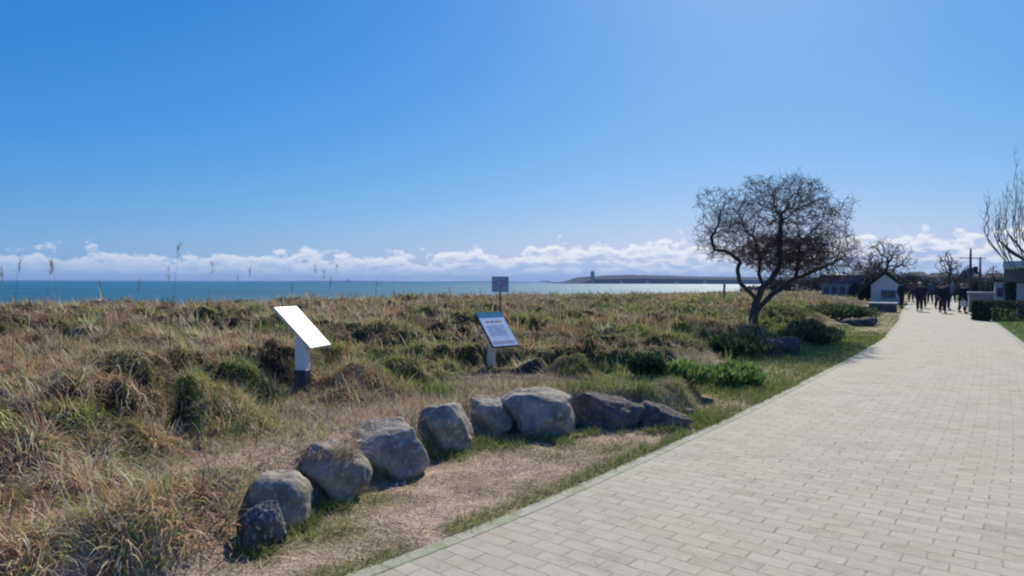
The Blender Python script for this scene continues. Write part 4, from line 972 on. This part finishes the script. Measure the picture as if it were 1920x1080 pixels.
def house(label, px0, px1, ptop, peave, Y, wall, roof, seed, group='houses beyond the promenade', chim=True):
    l = at(px0, 545, Y); r = at(px1, 545, Y); w = (r.x - l.x) * .86; cx = (l.x + r.x) / 2; ze = at(px0, peave - 1.5, Y).z; zt = at(px0, ptop - 3, Y).z
    root = empty('house', (cx, Y, 0), R(-31)); D = 9; h = w / 2
    MB().box((0, D / 2, ze / 2 - .1), (w, D, ze + .2)).build('wall', MAT[wall], root)
    rf = MB(); rf.add([(-h - .4, -.5, ze + .01), (h + .4, -.5, ze + .01), (h + .4, D + .5, ze + .01), (-h - .4, D + .5, ze + .01), (-h + .6, D / 2, zt), (h - .6, D / 2, zt)], [(0, 1, 5, 4), (1, 2, 5), (2, 3, 4, 5), (3, 0, 4), (3, 2, 1, 0)])
    rfo = rf.build('roof', MAT[roof], root)
    if chim: MB().box((h * .4, D / 2, zt + .2), (.7, .7, 1.6)).build('chimney', MAT['roof_dark'], rfo)
    n = max(2, int(w / 3))
    for i in range(n):
        x = -h + w * (i + .5) / n; f = MB().box((x, -.03, ze * .5), (1.1, .06, 1.3)).build('window', MAT['cap'], root); MB().box((x, -.07, ze * .5), (.9, .02, 1.1)).build('pane', MAT['glass'], f)
    tag(root, label, 'house', group)
house('far house with a dark hipped roof just right of the gabled kiosk', 1697, 1738, 512, 519, 130, 'render', 'roof_dark', 1, chim=False)
house('far long house with a dark roof behind the middle walker', 1740, 1790, 514, 521, 140, 'render', 'roof_dark', 2, chim=False)
house('far house with a dark roof behind the masts', 1800, 1845, 512, 521, 125, 'stone_grey', 'roof_dark', 3)
house('far house with a dark roof left of the blue and white hut', 1848, 1890, 514, 522, 118, 'render', 'roof_dark', 4, chim=False)
DK = [(.025, .032, .025), (.04, .045, .035), (.05, .042, .038)]
for i, (px, w, hp, Y, lab) in enumerate([(1712, 46, 38, 105, 'dark tree mass in front of the far hipped house'), (1752, 52, 36, 100, 'dark tree mass behind the middle walker'), (1795, 40, 40, 98, 'dark tree mass left of the masts'),
                                     (1842, 44, 34, 95, 'dark tree mass right of the masts'), (1876, 40, 34, 92, 'dark tree mass behind the blue and white hut'), (1815, 22, 52, 100, 'taller dark tree crown beside the tall mast')]):
    shrub(lab, px, 550, w, hp, DK, 2600, .32, 70 + i, Y=Y, lobes=9, name='far_tree', cat='tree', group='dark trees beyond the promenade')
for i, (px, w, hp, Y, lab) in enumerate([(1480, 70, 26, 110, 'far dark bush seen through the leaning tree, left'), (1550, 90, 28, 115, 'far dark bush seen through the leaning tree, right'), (1420, 60, 22, 140, 'far dark bush left of the leaning trunk')]):
    shrub(lab, px, 550, w, hp, DK, 2600, .35, 80 + i, Y=Y, lobes=9, name='far_bush', cat='bush', group='dark bushes beyond the dune')
def flat_building():
    Y = 36.0; l = at(1898, 560, Y); root = empty('flat_roofed_building', (l.x, Y, 0), R(-36)); zt = at(1898, 490, Y).z; zf = at(1898, 503, Y).z; zg = at(1898, 531, Y).z; W_ = 9; D = 6
    MB().box((W_ / 2 - .1, D / 2 - .3, (zt + zf) / 2), (W_ + .6, D + .8, zt - zf), 0, .02).build('roof', MAT['roof_white'], root)
    MB().box((W_ / 2 + .1, D / 2, zg / 2 - .05), (W_ - .2, D - .2, zg + .1)).build('wall', MAT['render'], root)
    f = MB().box((W_ / 2 + .1, D / 2, (zf + zg) / 2), (W_ - .3, D - .3, zf - zg)).build('window_band', MAT['dark'], root)
    for i in range(6): MB().box((.3 + i * 1.6, .13, (zf + zg) / 2), (1.35, .03, (zf - zg) * .84)).build('pane', MAT['glass'], f)
    tag(root, 'flat white-roofed building with a dark window band at the right edge', 'building')
flat_building()
def hut():
    Y = 48.0; l = at(1868, 560, Y); r = at(1896, 560, Y); w = r.x - l.x; z = at(1880, 528, Y).z; root = empty('hut', ((l.x + r.x) / 2, Y, 0), R(-34))
    MB().box((0, 1, z / 2), (w, 2, z), 0, .02).build('wall', MAT['cream'], root)
    MB().box((0, .95, z + .04), (w + .25, 2.3, .12), 0, .01).build('roof', MAT['roof_dark'], root)
    MB().box((w * .22, -.02, z * .47), (w * .34, .05, z * .86)).build('door', MAT['blue_paint'], root)
    f = MB().box((-w * .22, -.02, z * .6), (w * .36, .05, z * .34)).build('window', MAT['blue_paint'], root); MB().box((-w * .22, -.055, z * .6), (w * .28, .02, z * .26)).build('pane', MAT['glass'], f)
    tag(root, 'small white hut with blue door behind the hedge', 'hut')
hut()
def wall_at(label, px0, px1, pt, pb, thick=.5, name='stone_wall', mat='stone_grey'):
    g = gp(px0, pb); Y = g.y; r = at(px1, pb, Y); w = r.x - g.x; h = at(px0, pt, Y).z; root = empty(name, (g.x + w / 2, Y + thick / 2, 0), R(-30))
    MB().box((0, 0, h / 2 - .06), (w, thick, h), 0, .02).build('wall_body', MAT[mat], root); MB().box((0, 0, h - .02), (w + .08, thick + .08, .08), 0, .015).build('coping', MAT['cap'], root)
    tag(root, label, 'wall', 'low walls beside the path')
wall_at('square grey stone pillar wall at the right path edge by the hedge', 1827, 1849, 548, 586, .9)
wall_at('grey stone wall with pale coping behind the clipped hedge', 1846, 1885, 548, 577, .5)
wall_at('dark low wall with pale top at the left path edge below the kiosk', 1640, 1686, 568, 586, .9, mat='rock_dark')
def mast(px, ptop, Y, r, lab, bars, box=False):
    t = at(px, ptop, Y); root = empty('mast', (t.x, Y, 0))
    MB().tube([(0, 0, -.2), (0, 0, t.z * .5), (0, 0, t.z)], [r, r * .8, r * .45], 8).build('pole', MAT['boot'], root, smooth_=True)
    for zp, w in bars:
        z = at(px, zp, Y).z; MB().tube([(-w / 2, 0, z), (w / 2, 0, z)], r * .25, 6).build('crossbar', MAT['boot'], root)
    if box: z = at(px, 509, Y).z; MB().box((0, 0, z), (.5, .4, .75), 0, .04).build('lamp_box', MAT['boot'], root)
    tag(root, lab, 'mast', 'masts beyond the walkers')
mast(1820, 466, 66, .17, 'taller dark mast with crossbar against the clouds', [(484, 2.2)], True)
mast(1838, 482, 66, .15, 'shorter dark mast with T-shaped top right of the taller one', [(484, 1.0)])
mast(1884, 500, 60, .05, 'thin pale mast above the blue and white hut', [(505, .3)])

# ------------------------------------------------------------------ people
def skin_mesh(name, V, Ed, Rr, root_i=0, lv=2):
    me = bpy.data.meshes.new(name + '_tmp'); me.from_pydata(V, Ed, []); o = bpy.data.objects.new('tmp', me); C.objects.link(o)
    sk = o.modifiers.new('s', 'SKIN'); sk.use_smooth_shade = True
    for i, r in enumerate(Rr):
        d = me.skin_vertices[0].data[i]; d.radius = (r, r) if not isinstance(r, tuple) else r; d.use_root = (i == root_i)
    if lv: s = o.modifiers.new('u', 'SUBSURF'); s.levels = lv; s.render_levels = lv
    dg = bpy.context.evaluated_depsgraph_get(); m2 = bpy.data.meshes.new_from_object(o.evaluated_get(dg)); m2.name = name
    bpy.data.objects.remove(o); bpy.data.meshes.remove(me); return m2
def person(label, px, py, hpx, face, jacket, trousers, hair, skin=(.42, .27, .20), step=.22, long_coat=False, cap=None, scarf=None, arm=.12, hair_long=False, wide=1.0):
    g = gp(px, py); k = (hpx / F * g.y) / 1.72; root = empty('person', (g.x, g.y, 0.0), face); root.scale = (k, k, k)
    s = step; j = lambda *a: Vector(a)
    # facing local -Y ; right leg forward
    V = [j(0, 0, .95), j(0, 0, 1.12), j(0, .01, 1.30), j(0, .015, 1.42), j(0, 0, 1.50), j(0, -.012, 1.575), j(0, -.008, 1.65)]; Rr = [(.13, .10), (.12, .095), (.145, .10), (.09, .08), (.052, .055), (.078, .092), (.07, .085)]
    Ed = [(0, 1), (1, 2), (2, 3), (3, 4), (4, 5), (5, 6)]
    V.append(j(0, -.115, 1.575)); Rr.append(.014); Ed.append((5, 7))      # nose
    arms = []
    for sx in (-1, 1):
        sw = arm * sx; b = len(V)
        A_ = [j(.17 * sx, .01, 1.40), j(.225 * sx, sw * .5 + .02, 1.13), j(.235 * sx, -sw * -1.4 - .05, .90), j(.235 * sx, -sw * -1.7 - .07, .83)]
        V += A_; Rr += [.058, .043, .028, (.032, .02)]; Ed += [(3, b), (b, b + 1), (b + 1, b + 2), (b + 2, b + 3)]; arms.append(A_)
        tip = A_[3]
        for f in range(4):
            q = len(V); y_ = (f - 1.5) * .019; ln = (.065, .078, .074, .058)[f]
            V += [tip + j(-.004 * sx, y_, -.03), tip + j(-.008 * sx, y_ - .004, -.03 - ln * .55), tip + j(-.022 * sx, y_ - .004, -.03 - ln)]; Rr += [.0095, .0085, .007]; Ed += [(b + 3, q), (q, q + 1), (q + 1, q + 2)]
        q = len(V); V += [tip + j(-.012 * sx, -.034, .0), tip + j(-.022 * sx, -.046, -.035)]; Rr += [.011, .009]; Ed += [(b + 3, q), (q, q + 1)]
    legs = []
    for sx in (-1, 1):
        fw = -s * sx; b = len(V); lift = .0 if sx > 0 else .05
        Lg = [j(.09 * sx, 0, .90), j(.095 * sx, fw * .55 - .03, .50), j(.09 * sx, fw + .03, .09 + lift), j(.10 * sx, fw - .12, .035 + lift * .4)]
        V += Lg; Rr += [.095, .06, .042, .035]; Ed += [(0, b), (b, b + 1), (b + 1, b + 2), (b + 2, b + 3)]; legs.append(Lg)
    link('body', skin_mesh('body', V, Ed, Rr), flat('skin_tone', skin, .6), root)
    jv = [j(0, 0, .93), j(0, 0, 1.12), j(0, .01, 1.30), j(0, .015, 1.41), j(0, .01, 1.46)]; jr = [(.165 * wide, .13), (.155 * wide, .125), (.18 * wide, .125), (.115, .10), (.07, .07)]; je = [(0, 1), (1, 2), (2, 3), (3, 4)]
    for A_ in arms:
        b = len(jv); jv += [A_[0], A_[1], A_[2].lerp(A_[1], .08)]; jr += [.078, .062, .047]; je += [(3, b), (b, b + 1), (b + 1, b + 2)]
    if long_coat: b = len(jv); jv += [j(0, 0, .72)]; jr += [(.19 * wide, .16)]; je += [(0, b)]
    else: b = len(jv); jv += [j(0, 0, .84)]; jr += [(.165 * wide, .13)]; je += [(0, b)]
    jk = link('jacket', skin_mesh('jacket', jv, je, jr), flat('cloth_%.2f_%.2f' % jacket[:2], jacket, .85), root)
    tv = [j(0, 0, .96)]; tr = [(.14, .115)]; te = []
    for Lg in legs:
        b = len(tv); tv += [Lg[0], Lg[1], Lg[2] + j(0, 0, .02)]; tr += [.125, .095, .075]; te += [(0, b), (b, b + 1), (b + 1, b + 2)]
    link('trousers', skin_mesh('trousers', tv, te, tr), flat('trouser_%.2f_%.2f' % trousers[:2], trousers, .85), root)
    for Lg in legs:
        sh = MB(); sh.ell((Lg[2].lerp(Lg[3], .55) + j(0, 0, -.012)), (.052, .14, .05), 2); sh.build('shoe', flat('shoe_dark', (.03, .03, .035), .6), root, smooth_=True)
    hh = MB(); hh.ell((0, .018, 1.645), (.093, .108, .105), 3)
    if hair_long: hh.ell((0, .06, 1.54), (.09, .06, .13), 3)
    hh.v = [(x, max(y, -.055) if z < 1.66 else y, z) for x, y, z in hh.v]
    hh.build('hair', flat('hair_%.2f' % hair[0], hair, .8), root, smooth_=True)
    if cap: cp = MB(); cp.ell((0, .0, 1.69), (.105, .118, .075), 3); cp.tube([(0, -.02, 1.665), (0, -.17, 1.655)], [.085, .05], 8); cp.build('cap', flat('cap_pale', cap, .8), root, smooth_=True)
    if scarf: sc = MB(); sc.tube([(.075 * math.cos(t), .01 + .07 * math.sin(t), 1.475 + .01 * math.sin(2 * t)) for t in np.linspace(0, 6.28, 13)], .035, 8); sc.build('scarf', flat('scarf_pale', scarf, .85), root, smooth_=True)
    for sx in (-1, 1): MB().ell((.03 * sx, -.093, 1.592), (.011, .008, .009), 2).build('eye', flat('eye_dark', (.04, .03, .03), .3), root)
    tag(root, label, 'person', 'people walking on the promenade'); return root, arms, k
DKC = (.018, .02, .03)
person('person in dark clothes with a white cap, left of the three nearest walkers', 1724, 584, 54, R(150), (.02, .022, .035), (.015, .018, .026), (.3, .28, .25), cap=(.75, .75, .75), wide=1.45, step=.26)
person('person in a long black coat in the middle of the three walkers', 1767, 587, 56, R(-10), (.013, .015, .024), (.012, .014, .02), (.10, .05, .04), long_coat=True, hair_long=True, wide=1.6, step=.10)
pr, arms, kk = person('person in black with a pale scarf and fair hair, right of the three walkers', 1804, 587, 55, R(15), (.014, .016, .02), (.012, .014, .016), (.45, .40, .33), scarf=(.55, .55, .58), wide=1.5, step=.12)
person('dark figure standing beside the low wall right of the kiosk', 1690, 578, 50, R(100), (.015, .016, .028), (.012, .013, .02), (.03, .025, .02), wide=1.25, step=.05, long_coat=True)
person('person in a dark plum jacket farther off behind the white cap', 1708, 566, 40, R(0), (.16, .06, .07), (.03, .03, .05), (.05, .04, .035), wide=1.1, step=.14)
person('person in dark blue farther off between the white cap and the black coat', 1744, 569, 42, R(170), (.05, .07, .14), (.02, .02, .03), (.08, .06, .05), wide=1.3, step=.16)
person('person in grey farther off between the two nearest right walkers', 1786, 566, 38, R(5), (.18, .18, .21), (.03, .03, .04), (.2, .18, .15), wide=1.2, step=.15)
person('person in a dark coat half hidden right behind the white-capped walker', 1731, 578, 47, R(165), (.02, .02, .028), (.015, .016, .02), (.05, .04, .035), wide=1.3, step=.14, long_coat=True)
person('person in a dark jacket close on the left of the long black coat', 1759, 580, 50, R(-5), (.05, .03, .035), (.013, .014, .02), (.06, .045, .04), wide=1.35, step=.12)
person('person in very dark clothes close on the right of the long black coat', 1774, 581, 51, R(5), (.018, .018, .022), (.012, .013, .018), (.04, .035, .03), wide=1.3, step=.12)
person('person in dark olive jacket half hidden behind the pale scarf walker', 1812, 580, 48, R(20), (.024, .028, .02), (.014, .015, .017), (.2, .17, .14), wide=1.3, step=.1)
# white bag held by the right walker
def bag():
    p = pr.location + Matrix.Rotation(R(15), 3, 'Z') @ (arms[0][3] * kk); root = empty('shopping_bag', (p.x, p.y, p.z - .42))
    MB().box((0, 0, .17), (.30, .12, .34), .2, .03).build('bag_body', flat('white_bag', (.8, .8, .8), .6), root)
    MB().tube([(.09 * math.cos(t), 0, .34 + .10 * math.sin(t)) for t in np.linspace(0, math.pi, 9)], .007, 5).build('handle', flat('white_bag', (.8, .8, .8)), root)
    tag(root, 'white carrier bag in the hand of the walker with the pale scarf', 'bag')
bag()

# ------------------------------------------------------------------ far shore, tower, ships
def ridge(name, pts, Y, depth, mat):
    V = []; n = len(pts)
    for px, py in pts:
        p = at(px, py, Y); zt = max(at(px, py, Y + depth * .35).z, SEAZ + .6)
        V += [(p.x, Y, SEAZ - 1), (p.x, Y + 2, SEAZ + (zt - SEAZ) * .55), (p.x, Y + depth * .35, zt), (p.x, Y + depth, zt * .9 + .1), (p.x, Y + depth + 5, SEAZ - 1)]
    Fc = [(i * 5 + j, (i + 1) * 5 + j, (i + 1) * 5 + j + 1, i * 5 + j + 1) for i in range(n - 1) for j in range(4)]
    o = MB().add(V, Fc).build(name, mat, smooth_=False); return tag(o, kind='structure')
rr = random.Random(2)
hm = noisy('wooded_slope', (.010, .016, .018), (.022, .028, .03), .02, .95, .5, .1, spec=.1)
prof = [(1052, 531), (1075, 529), (1090, 528), (1105, 523), (1118, 518.5), (1140, 517.5), (1170, 516.5), (1200, 515.5), (1260, 516), (1310, 517.5), (1360, 519), (1420, 519.5), (1500, 520), (1600, 519), (1700, 519), (1800, 518), (1950, 518)]
pp = []
for (a, b), (c, d) in zip(prof[:-1], prof[1:]):
    for i in range(max(1, int((c - a) / 5))):
        t = i / max(1, int((c - a) / 5)); pp.append((a + (c - a) * t, b + (d - b) * t + rr.uniform(-.5, .5)))
ridge('headland', pp, 1500, 500, hm)
pp = [(x, 528.5 - 1.2 * math.sin((x - 480) / 90) ** 2 + rr.uniform(-.3, .3) - (2.2 if 1015 < x < 1035 else 0)) for x in range(480, 1110, 6)]
pp = [(x, y + (960 - x) * -.0034 * 0 - (1110 - x) * .0036 + .6) for x, y in pp]
ridge('far_coast', pp, 5200, 700, hm)
def tower():
    Y = 1495.0; p = at(1111, 532, Y); root = empty('tower_block', (p.x, Y, SEAZ)); z = at(1111, 510, Y).z - SEAZ; w = 7 / F * Y
    MB().box((0, 0, z / 2), (w, w, z), 0, .3).build('tower_body', MAT['stone_grey'], root); MB().box((0, 0, z + .8), (w * .7, w * .7, 1.6)).build('roof_house', MAT['roof_dark'], root)
    wn = MB()
    for i in range(7): wn.box((0, -w / 2 - .1, z * (.2 + .11 * i)), (w * .8, .15, 1.1))
    wn.build('window_bands', MAT['glass'], root); MB().tube([(0, 0, z + 1.5), (0, 0, z + 5)], .3, 5).build('antenna', MAT['boot'], root)
    tag(root, 'distant tower block at the seaward end of the wooded headland', 'tower')
tower()
for i, (px, w, lab) in enumerate([(1165, 9, 'leftmost of the pale houses at the foot of the far headland'), (1215, 12, 'second pale house from the left at the foot of the far headland'), (1268, 9, 'third pale house at the foot of the far headland'), (1322, 11, 'pale house at the foot of the headland nearest the leaning tree')]):
    Y = 1493; p = at(px, 530, Y); W_ = w * .6 / F * Y; hh = at(px, 529, Y).z - SEAZ; root = empty('shore_house', (p.x, Y, SEAZ))
    MB().box((0, 0, hh / 2), (W_, 6, hh)).build('wall', MAT['cream'], root); MB().prism([(-W_ / 2 - .4, hh), (W_ / 2 + .4, hh), (0, hh + 3.5)], -3.3, 3.3).build('roof', flat('roof_red_grey', (.2, .12, .1)), root)
    tag(root, lab, 'house', 'pale houses under the headland')
def ship(px, py, wpx, lab, Y=3200):
    p = at(px, py, Y); L_ = wpx / F * Y; root = empty('ship', (p.x, Y, SEAZ))
    MB().prism([(-L_ / 2, 4), (-L_ / 2 + 3, -1), (L_ / 2 - 4, -1), (L_ / 2, 5), (L_ / 2 - 5, 4)], -5, 5).build('hull', flat('hull_blue', (.05, .06, .09)), root)
    MB().box((-L_ * .2, 0, 7), (L_ * .25, 7, 6)).build('deckhouse', flat('deck_grey', (.25, .27, .3)), root); MB().tube([(-L_ * .2, 0, 9), (-L_ * .2, 0, 17)], .9, 6).build('funnel', flat('hull_blue', (.05, .06, .09)), root)
    tag(root, lab, 'ship')
ship(655, 525, 14, 'tiny dark ship on the horizon above the first information board')

# ------------------------------------------------------------------ sea air
def haze():
    x0, x1, y0, y1, z0, z1 = -5500, 5500, -100, 6500, -8, 48
    mb = MB().box(((x0 + x1) / 2, (y0 + y1) / 2, (z0 + z1) / 2), (x1 - x0, y1 - y0, z1 - z0)); m, t, o = mat_new('haze_air')
    v = nd(t, 'ShaderNodeVolumePrincipled'); v.inputs['Color'].default_value = (.38, .58, 1.0, 1); v.inputs['Density'].default_value = 0.00017; v.inputs['Anisotropy'].default_value = 0.0
    t.links.new(v.outputs[0], o.inputs['Volume']); ob = mb.build('haze', m); tag(ob, 'thin pale blue sea air over the whole bay', 'haze', kind='stuff')
haze()
